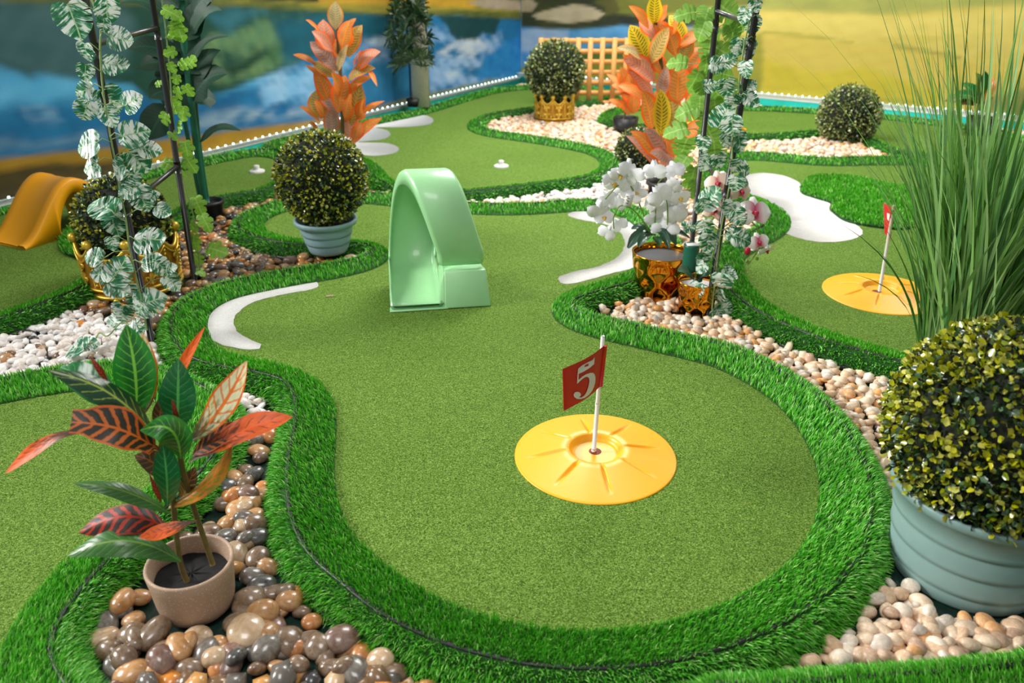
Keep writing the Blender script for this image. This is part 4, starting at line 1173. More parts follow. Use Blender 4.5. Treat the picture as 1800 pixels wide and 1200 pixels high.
def tan_croton():
    b = P(*POTS_PX['tan'], 0); keep(b, .108)
    root = thing('potted_croton', 'croton with green and orange veined leaves in a speckled tan pot', 'potted plant', b)
    h = Zat(b, 985)
    print('tan pot h', h)
    mb = MB()
    r0, r1 = .086, .098
    mb.lathe([(.001, .004), (r0 * .66, .003), (r0 * .84, .008), (r0 * .95, .018), (r0 * .99, .030), (r0 + .002, .045), (r1 - .004, h * .75), (r1, h - .004), (r1 - .002, h), (r1 - .007, h), (r1 - .009, h - .004), (r1 - .016, h * .45)], 64, b); mb.build('pot', M_TAN, root)
    zs = h * .68
    mb = MB(); mb.lathe([(.001, zs + .008), (.05, zs + .006), (r1 - .014, zs)], 40, b, fn=lambda a, i, r, z: (r, z + .003 * math.sin(a * 7 + i * 3))); mb.build('soil', M_SOIL, root)
    Y0 = b.y
    def Q(px, py, dy=0.0): return PY(px, py, Y0 + dy)
    M = plain('croton_stem', (96, 84, 40), .6, var=.3, scale=60)
    for pts in ([(330, 1024, -.025), (316, 985, -.02), (306, 900, -.01), (300, 830, 0), (282, 750, .0)], [(374, 992, .015), (358, 945, .015), (340, 890, .01), (322, 830, .0), (312, 770, .0)]):
        mb = MB(); mb.tube(spline([tuple(Q(*p)) for p in pts], 6), .0065, 8); mb.build('stem', M, root)
    L = [ # base, tip, width px, material, depth base, depth tip, bow px (x,y), kw
        ((240, 728), (222, 570), 70, 'green', .0, .03, (6, 0), {}),
        ((247, 734), (250, 584), 46, 'cream', .03, .06, (6, 0), {}),
        ((200, 716), (106, 645), 60, 'gloss', .02, .04, (-4, -14), {}),
        ((190, 672), (158, 626), 11, 'red', -.01, -.02, (0, 0), {}),
        ((276, 768), (84, 650), 50, 'deep', -.02, -.07, (10, -20), dict(fold=-.5)),
        ((280, 790), (125, 742), 82, 'fire', -.06, -.13, (0, -14), dict(tipw=.55, peak=.6)),
        ((150, 760), (9, 832), 26, 'orange', -.06, -.10, (8, -22), dict(peak=.55)),
        ((312, 756), (314, 630), 62, 'gloss', .0, .01, (0, 0), {}),
        ((284, 750), (360, 574), 24, 'orange', .05, .05, (-14, 8), {}),
        ((334, 775), (434, 634), 54, 'cream', -.01, .02, (6, 10), {}),
        ((332, 812), (514, 732), 50, 'orange', -.02, .02, (6, -16), dict(peak=.6)),
        ((338, 800), (440, 745), 40, 'fire', -.015, .03, (6, -10), {}),
        ((296, 892), (408, 778), 34, 'olive', -.01, -.01, (20, 6), dict(fold=-.4)),
        ((318, 806), (246, 756), 62, 'green', -.05, -.08, (16, -28), dict(fold=-.3)),
        ((294, 888), (285, 772), 46, 'gloss', -.04, -.05, (3, 0), dict(curl=.3)),
        ((300, 902), (128, 849), 32, 'mid', -.03, -.08, (0, -14), dict(fold=-.4)),
        ((298, 930), (138, 936), 62, 'red', -.02, -.05, (0, -26), dict(fold=-.4)),
        ((318, 986), (118, 977), 54, 'mid', -.05, -.10, (0, -32), dict(fold=-.3)),
        ((346, 914), (246, 944), 30, 'orange', -.045, -.105, (-20, 8), dict(peak=.62, tipw=.2)),
        ((276, 760), (288, 690), 26, 'brown', .03, .05, (0, 0), {}),
        ((314, 748), (302, 700), 9, 'red', -.02, -.03, (0, 0), {}),
        ((284, 884), (262, 832), 9, 'red', -.05, -.06, (0, 0), {}),
        ((300, 840), (236, 800), 44, 'brown', .0, -.02, (0, -8), {}),
        ((318, 880), (344, 820), 34, 'brown', .02, .03, (0, 0), {}),
    ]
    for (p0, p1, w, m, d0, d1, bow, kw) in L:
        a, c = Q(*p0, d0), Q(*p1, d1)
        mid = Q((p0[0] + p1[0]) / 2 + bow[0], (p0[1] + p1[1]) / 2 + bow[1], (d0 + d1) / 2 - .01)
        bw = mid - (a + c) / 2
        blade_leaf('leaf', arc(a, c, bw), w * depth_of(mid) / FPX, LM[m], root, nseg=16, **kw)
tan_croton()

# ------------------------------------------------------------------ orange crotons
OM = dict(
    cream=leaf_mat('autumn_cream', (204, 184, 130), (150, 130, 96), edge=(236, 150, 60), nveins=12, vein_w=.3, dots=True, edge_w=.18, rough=.5, coat=0, trans=.25),
    pink=leaf_mat('autumn_pink', (240, 150, 116), (170, 130, 120), edge=(250, 116, 50), nveins=12, vein_w=.3, dots=True, edge_w=.25, rough=.5, coat=0, trans=.25),
    grey=leaf_mat('autumn_grey', (190, 150, 134), (140, 116, 110), edge=(238, 120, 60), nveins=12, vein_w=.35, dots=True, edge_w=.2, rough=.5, coat=0, trans=.25),
    orange=leaf_mat('autumn_orange', (252, 146, 52), (176, 124, 100), edge=(252, 112, 26), nveins=12, vein_w=.3, dots=True, edge_w=.3, rough=.5, coat=0, trans=.3),
    ochre=leaf_mat('autumn_ochre', (196, 164, 84), (110, 100, 56), edge=(240, 130, 30), nveins=12, vein_w=.3, dots=True, edge_w=.2, rough=.5, coat=0, trans=.25),
    yellow=leaf_mat('autumn_yellow', (240, 196, 32), (60, 66, 30), edge=(246, 206, 40), nveins=13, vein_w=.42, dots=True, edge_w=.2, rough=.45, coat=0, trans=.25),
)
M_OST = plain('autumn_stem', (96, 86, 50), .7)
def px_plant(root, Y0, leaves, mats, seed, stem=None, spread=.12, stem_r=.012, wide=1.25):
    rnd = random.Random(seed)
    if stem:
        mb = MB(); mb.tube(spline([tuple(PY(x, y, Y0 + d)) for x, y, d in stem], 5), stem_r, 8); mb.build('stem', M_OST, root)
    for (p0, p1, w, m) in leaves:
        dm = rnd.uniform(-spread * .4, spread * .2)
        d1 = dm + rnd.uniform(-spread, spread * .6)
        a, c = PY(*p0, Y0 + dm * .5), PY(*p1, Y0 + d1)
        ln = (c - a).length
        bow = Vector((rnd.uniform(-.04, .04), -.06, .10)) * ln
        blade_leaf('leaf', arc(a, c, bow), w * wide * depth_of(a) / FPX, mats[m], root, nseg=10, fold=rnd.uniform(-.25, .35), rnd=rnd)
L1 = [((590, 52), (590, 2), 23, 'cream'), ((575, 95), (568, 34), 28, 'pink'), ((600, 88), (616, 36), 27, 'orange'), ((562, 56), (537, 35), 9, 'orange'), ((612, 100), (637, 44), 26, 'ochre'),
      ((602, 62), (626, 32), 11, 'orange'), ((592, 125), (545, 73), 25, 'grey'), ((585, 90), (548, 55), 24, 'pink'), ((625, 124), (669, 91), 26, 'pink'), ((592, 136), (548, 110), 22, 'ochre'), ((592, 128), (612, 78), 14, 'cream'),
      ((612, 142), (660, 120), 20, 'ochre'), ((645, 122), (663, 152), 7, 'orange'), ((556, 112), (515, 96), 10, 'orange'), ((565, 135), (537, 114), 8, 'orange'), ((605, 165), (654, 134), 15, 'orange'), ((594, 198), (607, 132), 30, 'orange'),
      ((592, 204), (560, 145), 26, 'grey'), ((580, 185), (552, 122), 24, 'orange'), ((566, 208), (556, 158), 30, 'ochre'), ((616, 220), (635, 148), 27, 'ochre'), ((622, 215), (677, 177), 10, 'orange'), ((562, 214), (527, 186), 9, 'orange'),
      ((584, 244), (582, 188), 24, 'grey'), ((614, 246), (613, 182), 24, 'pink'), ((616, 256), (672, 207), 17, 'orange'), ((560, 244), (543, 213), 13, 'orange'), ((622, 250), (636, 214), 18, 'orange'), ((600, 110), (592, 66), 20, 'orange'), ((622, 120), (632, 90), 22, 'pink'),
      ((572, 205), (552, 178), 22, 'orange'), ((632, 212), (640, 176), 22, 'orange'), ((600, 170), (582, 128), 22, 'orange'), ((605, 215), (618, 165), 22, 'orange')]
b = P(606, 322, 0); keep(b, .12)
r = thing('potted_croton', 'tall orange croton behind the boxwood ball in the pale blue pot', 'potted plant', b)
mb = MB(); mb.lathe([(.001, .004), (.09, .003), (.12, .20), (.125, .21), (.11, .21), (.10, .17)], 32, b); mb.build('pot', M_POTBLK, r)
mb = MB(); mb.lathe([(.001, .18), (.1, .175)], 24, b); mb.build('soil', M_SOIL, r)
px_plant(r, b.y, L1, OM, 21, [(603, 285, 0), (602, 220, 0), (598, 120, 0), (592, 45, 0)])

L2 = [((1150, 45), (1154, -14), 22, 'yellow'), ((1140, 50), (1105, 10), 16, 'orange'), ((1158, 40), (1173, 8), 16, 'orange'), ((1136, 108), (1107, 44), 30, 'yellow'), ((1142, 112), (1176, 48), 28, 'ochre'), ((1202, 82), (1176, 27), 24, 'yellow'),
      ((1155, 68), (1124, 34), 28, 'pink'), ((1132, 108), (1084, 84), 18, 'cream'), ((1152, 142), (1094, 104), 36, 'pink'), ((1188, 98), (1163, 44), 26, 'orange'), ((1190, 86), (1236, 58), 18, 'orange'), ((1190, 130), (1236, 84), 32, 'orange'),
      ((1162, 172), (1172, 116), 20, 'grey'), ((1190, 182), (1196, 108), 38, 'orange'), ((1148, 168), (1102, 122), 26, 'pink'), ((1160, 238), (1160, 156), 25, 'yellow'), ((1146, 226), (1128, 158), 30, 'orange'), ((1184, 226), (1178, 158), 26, 'ochre'),
      ((1134, 176), (1086, 150), 18, 'orange'), ((1160, 302), (1100, 238), 17, 'grey'), ((1158, 282), (1108, 230), 24, 'orange'), ((1186, 286), (1132, 224), 30, 'grey'), ((1192, 292), (1142, 268), 30, 'grey'), ((1196, 252), (1240, 214), 26, 'orange'),
      ((1170, 70), (1150, 40), 24, 'orange'), ((1170, 130), (1140, 90), 26, 'orange'), ((1200, 145), (1225, 112), 26, 'orange'), ((1205, 180), (1235, 150), 24, 'orange'), ((1176, 200), (1150, 160), 24, 'orange'), ((1200, 215), (1212, 178), 24, 'pink'),
      ((1180, 310), (1206, 262), 24, 'orange'), ((1185, 275), (1160, 236), 26, 'orange'), ((1200, 110), (1215, 60), 24, 'ochre'), ((1120, 140), (1094, 96), 20, 'orange'), ((1180, 60), (1196, 30), 20, 'orange')]
b = P(*POTS_PX['black_right'], 0); keep(b, .10)
r = thing('potted_croton', 'largest orange and yellow croton, beside the vine-covered trellis and the orchids', 'potted plant', b)
ph = Zat(b, 318)
mb = MB(); mb.lathe([(.001, .004), (.085, .003), (.10, ph - .02), (.112, ph - .018), (.112, ph), (.10, ph), (.09, ph - .04)], 32, b); mb.build('pot', M_POTBLK, r)
mb = MB(); mb.lathe([(.001, ph - .03), (.092, ph - .034)], 24, b); mb.build('soil', M_SOIL, r)
px_plant(r, b.y, L2, OM, 22, [(1172, 335, 0), (1170, 250, 0), (1165, 140, 0), (1152, 40, 0)])
L3 = [((1108, 172), (1066, 130), 12, 'orange'), ((1110, 168), (1084, 128), 18, 'orange'), ((1112, 170), (1104, 130), 20, 'orange'), ((1105, 160), (1075, 150), 16, 'orange'), ((1120, 190), (1086, 148), 24, 'orange'), ((1106, 202), (1098, 168), 18, 'orange'), ((1112, 200), (1116, 160), 20, 'orange'),
      ((1100, 190), (1070, 175), 12, 'orange'), ((1118, 160), (1134, 128), 22, 'pink'), ((1110, 150), (1118, 112), 20, 'orange'), ((1098, 150), (1090, 118), 16, 'orange')]
b = P(*POTS_PX['black_mid'], 0); keep(b, .09)
r = thing('potted_croton', 'small orange croton in a black pot in front of the wooden lattice', 'potted plant', b)
ph = Zat(b, 206)
mb = MB(); mb.lathe([(.001, .004), (.088, .003), (.108, ph), (.098, ph), (.09, ph - .03)], 32, b); mb.build('pot', M_POTBLK, r)
mb = MB(); mb.lathe([(.001, ph - .02), (.095, ph - .022)], 24, b); mb.build('soil', M_SOIL, r)
px_plant(r, b.y, L3, OM, 23, [(1096, 210, 0), (1104, 180, 0), (1110, 150, 0)], stem_r=.008)

# red and green croton far off behind the tall grass
FM = dict(g=LM['gloss'], d=LM['brown'], o=LM['orange'], y=LM['olive'])
L4 = [((1722, 178), (1690, 146), 16, 'g'), ((1725, 175), (1715, 128), 18, 'g'), ((1722, 172), (1740, 132), 22, 'o'), ((1720, 178), (1675, 168), 20, 'g'), ((1720, 180), (1660, 178), 18, 'd'), ((1725, 180), (1756, 142), 18, 'y'), ((1720, 182), (1700, 160), 20, 'y'), ((1724, 184), (1735, 156), 22, 'd'), ((1716, 186), (1680, 184), 14, 'd'), ((1728, 172), (1730, 124), 16, 'g')]
b = P(1715, 244, 0); keep(b, .1)
r = thing('potted_croton', 'dark green and red croton far off behind the tall grass plant', 'potted plant', b)
mb = MB(); mb.lathe([(.001, .004), (.085, .003), (.105, .18), (.095, .18), (.085, .15)], 32, b); mb.build('pot', M_POTBLK, r)
px_plant(r, b.y, L4, FM, 24, [(1716, 205, 0), (1722, 170, 0)], stem_r=.008)

# ------------------------------------------------------------------ broad-leaved plant by the lake mural, and the palm
M_BIG = leaf_mat('broad_leaf', (8, 56, 32), (20, 80, 48), nveins=12, vein_w=.08, rough=.6, coat=0)
M_TRK = plain('green_trunk', (20, 92, 66), .4, var=.2, scale=20)
b = P(*POTS_PX['black_left'], 0); keep(b, .085)
r = thing('potted_plant', 'tall plant with broad dark green leaves and bare green stems in a black pot', 'potted plant', b)
ph = Zat(b, 352)
mb = MB(); mb.lathe([(.001, .004), (.068, .003), (.080, ph - .02), (.086, ph - .018), (.086, ph), (.076, ph), (.07, ph - .03)], 32, b); mb.build('pot', M_POTBLK, r)
mb = MB(); mb.lathe([(.001, ph - .02), (.074, ph - .022)], 24, b); mb.build('soil', M_SOIL, r)
Y = b.y
for pts, rr in (([(360, 356, 0), (350, 290, 0), (341, 220, 0), (335, 165, 0), (325, 90, .02), (318, 0, .03)], .019), ([(352, 352, .02), (338, 280, .03), (326, 220, .04), (318, 180, .05)], .012), ([(366, 356, .03), (352, 260, .05), (342, 150, .06), (338, 20, .06)], .010)):
    mb = MB(); mb.tube(spline([tuple(PY(x, y, Y + d)) for x, y, d in pts], 5), rr, 10); mb.build('trunk', M_TRK, r)
rnd = random.Random(5)
for p0, p1, w, dd in (((310, 40), (206, 6), 20, .1), ((316, 30), (262, 50), 14, -.1), ((320, 110), (224, 86), 34, -.05), ((322, 130), (240, 120), 40, .08), ((318, 165), (262, 172), 40, -.1), ((322, 150), (272, 128), 36, .1), ((330, 120), (402, 64), 14, -.1), ((335, 150), (388, 88), 30, .05), ((338, 175), (400, 130), 44, -.05), ((338, 178), (380, 178), 40, .1), ((300, 195), (262, 246), 46, -.05), ((352, 250), (424, 230), 14, -.1),
                      ((326, 60), (300, 10), 30, .1), ((330, 70), (372, 4), 34, .0), ((335, 60), (390, 18), 26, -.1), ((318, 90), (262, 100), 34, .1), ((325, 100), (345, 40), 34, .12), ((330, 40), (330, -20), 30, .1), ((325, 200), (290, 168), 36, .12), ((336, 130), (372, 110), 34, .1), ((314, 14), (250, -14), 26, .0), ((340, 20), (400, -10), 26, .0)):
    a, c = PY(*p0, Y), PY(*p1, Y + dd)
    blade_leaf('leaf', arc(a, c, Vector((0, 0, .16)) * (c - a).length), w * 1.35 * depth_of(a) / FPX, M_BIG, r, nseg=10, peak=.42, rnd=rnd)

b = P(727, 187, .093)
r = thing('potted_palm', 'dark feathery bamboo palm in a black pot beside the white post', 'potted plant', (b[0], b[1], .093))
hh = Zat(b, 173) - .093
mb = MB(); mb.lathe([(.001, .004), (.055, .003), (.068, hh), (.06, hh), (.055, hh - .03)], 24, b); mb.build('pot', M_POTBLK, r)
M_PALM = attr_mat('palm_leaf', .45)
M_CANE = plain('palm_cane', (52, 54, 40), .6)
rnd = random.Random(9)
canes = [[(722, 175), (720, 120), (716, 60), (714, 10)], [(730, 175), (734, 120), (736, 60), (738, 10)], [(726, 175), (726, 100), (726, 30), (722, -20)]]
for cpts in canes:
    mb = MB(); mb.tube(spline([tuple(PY(x, y, b.y)) for x, y in cpts], 4), .009, 6); mb.build('cane', M_CANE, r)
def frond_mesh(seed):
    q = np.random.default_rng(seed); V, F, C = [], [], []
    k = 9
    for i in range(k):
        a = (i / (k - 1) - .5) * 2.6 + q.normal() * .1
        L = q.uniform(.7, 1.0); d = np.array([math.sin(a), 0.25 * q.normal(), math.cos(a)]); s = np.array([math.cos(a), q.normal() * .4, -math.sin(a)])
        w = .055
        p = [np.zeros(3), d * L * .35 - s * w, d * L * .35 + s * w, d * L * .75 - s * w * .8 + np.array([0, 0, -.05]), d * L * .75 + s * w * .8 + np.array([0, 0, -.05]), d * L + np.array([0, 0, -.18])]
        o = len(V); V += p; F += [[o, o + 2, o + 1], [o + 1, o + 2, o + 4], [o + 1, o + 4, o + 3], [o + 3, o + 4, o + 5]]
        c = np.array(srgb((38, 66, 34) if q.random() < .7 else (62, 92, 50))[:3]) * q.uniform(.6, 1.1)
        C += [c] * 6
    return mesh_np('frond', np.array(V), np.array(F), M_PALM, cols=np.array(C), link=False)
FR = [frond_mesh(k) for k in range(5)]
for i in range(66):
    y = rnd.uniform(0, 118); xw = 38 * (1 - abs(y - 62) / 130)
    x = 720 + rnd.uniform(-xw, xw) + (5 if y > 90 else 0)
    p = PY(x, y, b.y + rnd.uniform(-.36, -.10)) - b
    m = Matrix.Translation(p) @ Matrix.Rotation(rnd.uniform(-.9, .9), 4, 'Z') @ Matrix.Rotation(rnd.uniform(-.7, .7) + (x - 722) * .03, 4, 'Y') @ Matrix.Rotation(rnd.uniform(-.4, .8), 4, 'X') @ Matrix.Scale(rnd.uniform(.10, .17), 4)
    add_obj('frond', FR[i % 5], r, m)

# ------------------------------------------------------------------ trellises
M_IRON = plain('black_iron', (24, 22, 22), .35, coat=.2)
def trellis(label, fb, ft, bb, bt, rungs, top=2.1):
    """front post through the ground point fb and the sight line ft, rear post likewise"""
    A, B = P(*fb, 0), P(*bb, 0)
    keep(A, .02); keep(B, .02)
    A2, B2 = PY(*ft, A.y), PY(*bt, B.y)
    root = thing('garden_trellis', label, 'trellis', A)
    def up(a, a2): 
        d = (a2 - a); return a + d * (top / d.z)
    At, Bt = up(A, A2), up(B, B2)
    for a, c in ((A, At), (B, Bt)):
        mb = MB(); mb.tube([a, a + (c - a) * .5, c], .0125, 12); mb.build('post', M_IRON, root)
        for z in (.55, 1.1):
            mb = MB(); q = a + (c - a) * (z / top); mb.tube([q - (c - a) * .012, q + (c - a) * .012], .0145, 12); mb.build('post_sleeve', M_IRON, root)
    for py in rungs:
        k = None
        lo, hi = 0, 1
        for _ in range(40):
            m = (lo + hi) / 2; q = A + (At - A) * m
            if q.z < 1.35 and proj(tuple(q))[1] > py: lo = m
            elif q.z >= 1.35 : hi = m
            else: hi = m
        q = A + (At - A) * lo
        q2 = B + (Bt - B) * (q.z / top)
        mb = MB(); mb.tube([q, q2], .0105, 10); mb.build('rung', M_IRON, root)
    return A, At, B, Bt
TL = trellis('black iron trellis side on the left, wound with variegated vine', (268, 606), (150, 0), (343, 500), (268, 0), (78, 366))
TR = trellis('black iron trellis side beside the orchids and the orange croton', (1242, 560), (1332, 0), (1213, 455), (1262, 5), (44, 345))
print('trellis', TL, TR)

# ------------------------------------------------------------------ vines
def outline_mesh(name, half, mat, cup=.12, droop=.15, folds=.03):
    """leaf from half an outline [(x, y)] with y 0 at the stalk and 1 at the tip"""
    pts = [(x, y) for x, y in half] + [(-x, y) for x, y in half[::-1] if x > 1e-6]
    P2 = [Vector((x, y, 0)) for x, y in pts]
    # inner row on the midrib keeps the fold
    tri = geometry.tessellate_polygon([P2])
    V = np.array([(x, y - 0.0, cup * abs(x) * 1.0 + droop * -(y * y) + folds * math.sin(y * 14) * abs(x)) for x, y in pts])
    uv = np.array([(x + .5, y) for x, y in pts])
    return mesh_np(name, V, np.array(tri), mat, uvs=uv, link=False, smooth=False)
def vari_mat():
    t = NT('variegated_leaf')
    uv = t.uv(); sp = t.n('ShaderNodeSeparateXYZ'); t.l(uv, sp.inputs[0])
    oi = t.n('ShaderNodeObjectInfo')
    off = t.n('ShaderNodeCombineXYZ'); t.l(t.math('MULTIPLY', oi.outputs['Random'], 31.0), off.inputs[2])
    au = t.math('ABSOLUTE', t.math('SUBTRACT', sp.outputs[0], .5))
    # streaks running from the midrib outwards and up
    st = t.n('ShaderNodeCombineXYZ')
    t.l(t.math('MULTIPLY', au, 2.0), st.inputs[0]); t.l(t.math('MULTIPLY', t.math('SUBTRACT', sp.outputs[1], t.math('MULTIPLY', au, .55)), 9.0), st.inputs[1])
    t.l(t.math('ADD', t.math('MULTIPLY', oi.outputs['Random'], 31.0), t.math('MULTIPLY', t.math('GREATER_THAN', sp.outputs[0], .5), 7.3)), st.inputs[2])
    f = t.noise(1.1, 3, .6, .4, st.outputs[0])
    big = t.n('ShaderNodeVectorMath', operation='ADD'); t.l(uv, big.inputs[0]); t.l(off.outputs[0], big.inputs[1])
    f2 = t.noise(2.2, 2, .5, .3, big.outputs[0])
    k = t.math('ADD', t.math('MULTIPLY', f, .55), t.math('MULTIPLY', f2, .45))
    c = t.ramp(k, [(.44, srgb((30, 108, 66))), (.49, srgb((84, 154, 112))), (.525, srgb((222, 230, 222))), (.7, srgb((236, 240, 232)))])
    c = t.mix(t.math('LESS_THAN', au, .02), c, srgb((170, 200, 150)))
    t.color(c); t.set(Roughness=.4, Coat_Weight=.15)
    tr = t.n('ShaderNodeBsdfTranslucent'); t.l(c, tr.inputs[0])
    mx = t.n('ShaderNodeMixShader'); mx.inputs[0].default_value = .15
    t.l(t.b.outputs[0], mx.inputs[1]); t.l(tr.outputs[0], mx.inputs[2]); t.l(mx.outputs[0], t.t.nodes['Material Output'].inputs[0])
    return t.m
M_VAR = vari_mat()
M_LIME = leaf_mat('lime_leaf', (126, 178, 52), (160, 204, 90), nveins=5, vein_w=.1, coat=.05, rough=.5, trans=.3)
M_GRN = leaf_mat('fresh_green_leaf', (122, 172, 62), (160, 200, 100), nveins=6, vein_w=.1, coat=.05, rough=.5, trans=.3)
M_VSTEM = plain('vine_stem', (134, 158, 96), .6)
MON = [(0, 0), (.10, -.08), (.24, -.12), (.38, -.06), (.48, .06), (.52, .20), (.38, .205), (.24, .22), (.38, .23), (.53, .24), (.54, .38), (.38, .365), (.22, .37), (.38, .395), (.52, .42), (.49, .55), (.36, .52), (.20, .51), (.32, .56), (.46, .61), (.38, .74), (.25, .84), (.12, .94), (0, 1.0)]
MON2 = [(0, 0), (.12, -.08), (.28, -.11), (.43, -.02), (.52, .14), (.54, .30), (.40, .305), (.24, .32), (.40, .34), (.54, .36), (.50, .54), (.36, .51), (.20, .51), (.32, .56), (.46, .61), (.30, .82), (.13, .94), (0, 1.0)]
LOB = [(0, 0), (.10, -.10), (.24, -.12), (.38, .0), (.40, .14), (.24, .20), (.42, .22), (.52, .36), (.46, .52), (.28, .50), (.22, .54), (.34, .62), (.32, .80), (.16, .92), (0, 1.0)]
VL = [outline_mesh('vine_leaf', MON, M_VAR), outline_mesh('vine_leaf', MON2, M_VAR, cup=.3), outline_mesh('vine_leaf', MON, M_VAR, cup=-.35, droop=.3), outline_mesh('vine_leaf', MON2, M_VAR, cup=-.2, droop=-.1)]
LL = [outline_mesh('vine_leaf', LOB, M_LIME), outline_mesh('vine_leaf', LOB, M_LIME, cup=.4), outline_mesh('vine_leaf', LOB, M_LIME, cup=-.4, droop=.3)]
GL = [outline_mesh('vine_leaf', MON2, M_GRN), outline_mesh('vine_leaf', LOB, M_GRN, cup=.3), outline_mesh('vine_leaf', MON2, M_GRN, cup=-.3, droop=.3)]

def vine(label, A, At, top, leaves, meshes, seed, stem_px, dy=-.03, lsize=1.0):
    """leaves: (px, py, size px, tip angle in degrees measured clockwise from straight up in the photograph, tilt)"""
    rnd = random.Random(seed)
    root = thing('trailing_vine', label, 'vine', A)
    def Yat(py):
        # depth of the post at the row
        lo, hi = 0.0, 1.0
        for _ in range(30):
            m = (lo + hi) / 2; q = A + (At - A) * m
            if q.z < 1.36 and proj(tuple(q))[1] > py: lo = m
            else: hi = m
        return (A + (At - A) * lo).y
    pts = [tuple(PY(x, y, Yat(y) + dy)) for x, y in stem_px]
    mb = MB(); mb.tube(spline(pts, 6), .0032, 6); mb.build('vine_stem', M_VSTEM, root)
    sp = spline(np.array(stem_px, float), 10)
    for L in leaves:
        px, py, s = L[:3]; s *= lsize
        ang = L[3] if len(L) > 3 else rnd.uniform(100, 260)
        Y = Yat(py) + dy + rnd.uniform(-.05, .03)
        c = PY(px, py, Y)
        size = s * depth_of(c) / FPX
        a = math.radians(ang)
        tipd = Vector((math.sin(a), rnd.uniform(-.3, .3), math.cos(a))).normalized()
        face = (Vector(CAMP) - c).normalized() * rnd.uniform(.5, 1) + Vector((rnd.uniform(-.5, .5), 0, rnd.uniform(.1, .6)))
        x = tipd.cross(face).normalized(); z = x.cross(tipd)
        R = Matrix((x, tipd, z)).transposed().to_4x4()
        base = c - tipd * size * .45
        add_obj('vine_leaf', meshes[rnd.randrange(len(meshes))], root, Matrix.Translation(base - A) @ R @ Matrix.Scale(size, 4))
        if s > 24:
            j = np.argmin(np.hypot(sp[:, 0] - px, sp[:, 1] - py))
            q = PY(sp[j, 0], sp[j, 1], Yat(sp[j, 1]) + dy)
            mb = MB(); m_ = (q + base) / 2 + Vector((0, -.01, .015)); mb.tube([q, m_, base], .0018, 5, cap=False); mb.build('leaf_stalk', M_VSTEM, root)
VA = [(130, 36, 72, 160), (188, 22, 56, 190), (182, 44, 30, 200), (212, 68, 48, 105), (152, 92, 40, 190), (204, 112, 50, 100), (150, 127, 34, 200), (146, 158, 42, 250), (150, 194, 46, 210), (196, 178, 56, 160), (232, 178, 46, 60), (192, 205, 44, 150),
      (153, 255, 58, 255), (238, 235, 54, 80), (222, 240, 36, 300), (265, 262, 42, 110), (155, 292, 46, 250), (242, 285, 56, 150), (210, 300, 46, 230), (232, 318, 44, 180), (250, 350, 50, 160), (225, 335, 40, 240), (272, 344, 24, 60), (180, 367, 62, 290), (197, 396, 50, 170), (287, 370, 34, 120), (257, 416, 62, 75),
      (198, 428, 28, 180), (165, 452, 40, 280), (262, 455, 44, 60), (284, 470, 38, 150), (302, 472, 26, 60), (202, 475, 62, 30), (178, 482, 40, 270), (208, 506, 46, 120), (303, 497, 38, 140), (265, 530, 60, 70), (240, 522, 46, 210), (212, 552, 44, 200), (245, 540, 40, 200), (240, 578, 40, 100), (228, 572, 36, 250)]
vine('white and green vine wound down the front post of the left trellis', TL[0], TL[1], 0, VA, VL, 31, [(158, -6), (176, 40), (176, 90), (180, 150), (188, 200), (196, 250), (206, 300), (212, 340), (222, 390), (228, 440), (240, 490), (252, 540), (258, 580)], lsize=.86)
LMV = [(300, 22, 34), (315, 48, 32), (306, 66, 28), (298, 92, 26), (313, 60, 40), (322, 112, 26, 60), (334, 108, 26, 40), (332, 160, 28, 160), (313, 164, 28, 180), (277, 146, 16, 60), (305, 186, 34, 170), (318, 200, 34, 200), (292, 210, 30, 200), (310, 222, 26), (328, 264, 36, 170), (336, 290, 34, 150), (300, 292, 32, 120), (318, 310, 24), (350, 362, 38, 160), (362, 392, 38, 150), (344, 426, 34, 180), (382, 440, 42, 100), (346, 455, 34, 170), (352, 478, 24, 120), (308, 30, 30), (302, 120, 22), (310, 140, 22), (305, 238, 22), (340, 400, 24)]
vine('yellow-green vine hanging down the rear post of the left trellis', TL[2], TL[3], 0, LMV, LL, 32, [(284, -6), (292, 60), (298, 120), (302, 180), (308, 240), (316, 290), (326, 330), (338, 370), (346, 420), (352, 480)], dy=.02, lsize=.85)
VB = [(1308, 28, 36, 200), (1322, 44, 44, 170), (1328, 10, 34, 150), (1300, 84, 44, 180), (1313, 92, 40, 150), (1318, 72, 34), (1262, 115, 42, 100), (1282, 106, 40, 60), (1312, 122, 40, 180), (1250, 150, 38, 90), (1278, 155, 44, 170), (1288, 180, 40, 180), (1316, 152, 40, 60), (1322, 176, 40, 130), (1272, 204, 64, 20), (1288, 222, 50, 170), (1282, 245, 40, 160), (1300, 252, 50, 160), (1234, 254, 40, 180), (1240, 286, 42, 200), (1265, 285, 42, 160), (1296, 292, 40, 200), (1310, 300, 30, 120),
      (1294, 322, 40, 180), (1312, 318, 30, 120), (1250, 346, 60, 40), (1232, 362, 44, 170), (1284, 368, 42, 200), (1298, 382, 44, 150), (1212, 396, 34, 80), (1240, 402, 44, 160), (1246, 428, 46, 180), (1304, 420, 50, 110), (1286, 410, 36, 230), (1240, 458, 42, 180), (1232, 470, 34, 200), (1226, 510, 40, 190), (1272, 494, 54, 160), (1284, 480, 40, 130), (1262, 520, 44, 180), (1275, 546, 50, 150), (1262, 560, 40, 170), (1236, 572, 40, 90), (1262, 578, 30, 180)]
vine('white and green vine wound down the trellis post beside the orchids', TR[0], TR[1], 0, VB, VL, 33, [(1330, -6), (1312, 60), (1302, 120), (1296, 180), (1288, 240), (1286, 300), (1278, 350), (1268, 400), (1262, 450), (1256, 500), (1252, 550), (1262, 580)], lsize=.72)
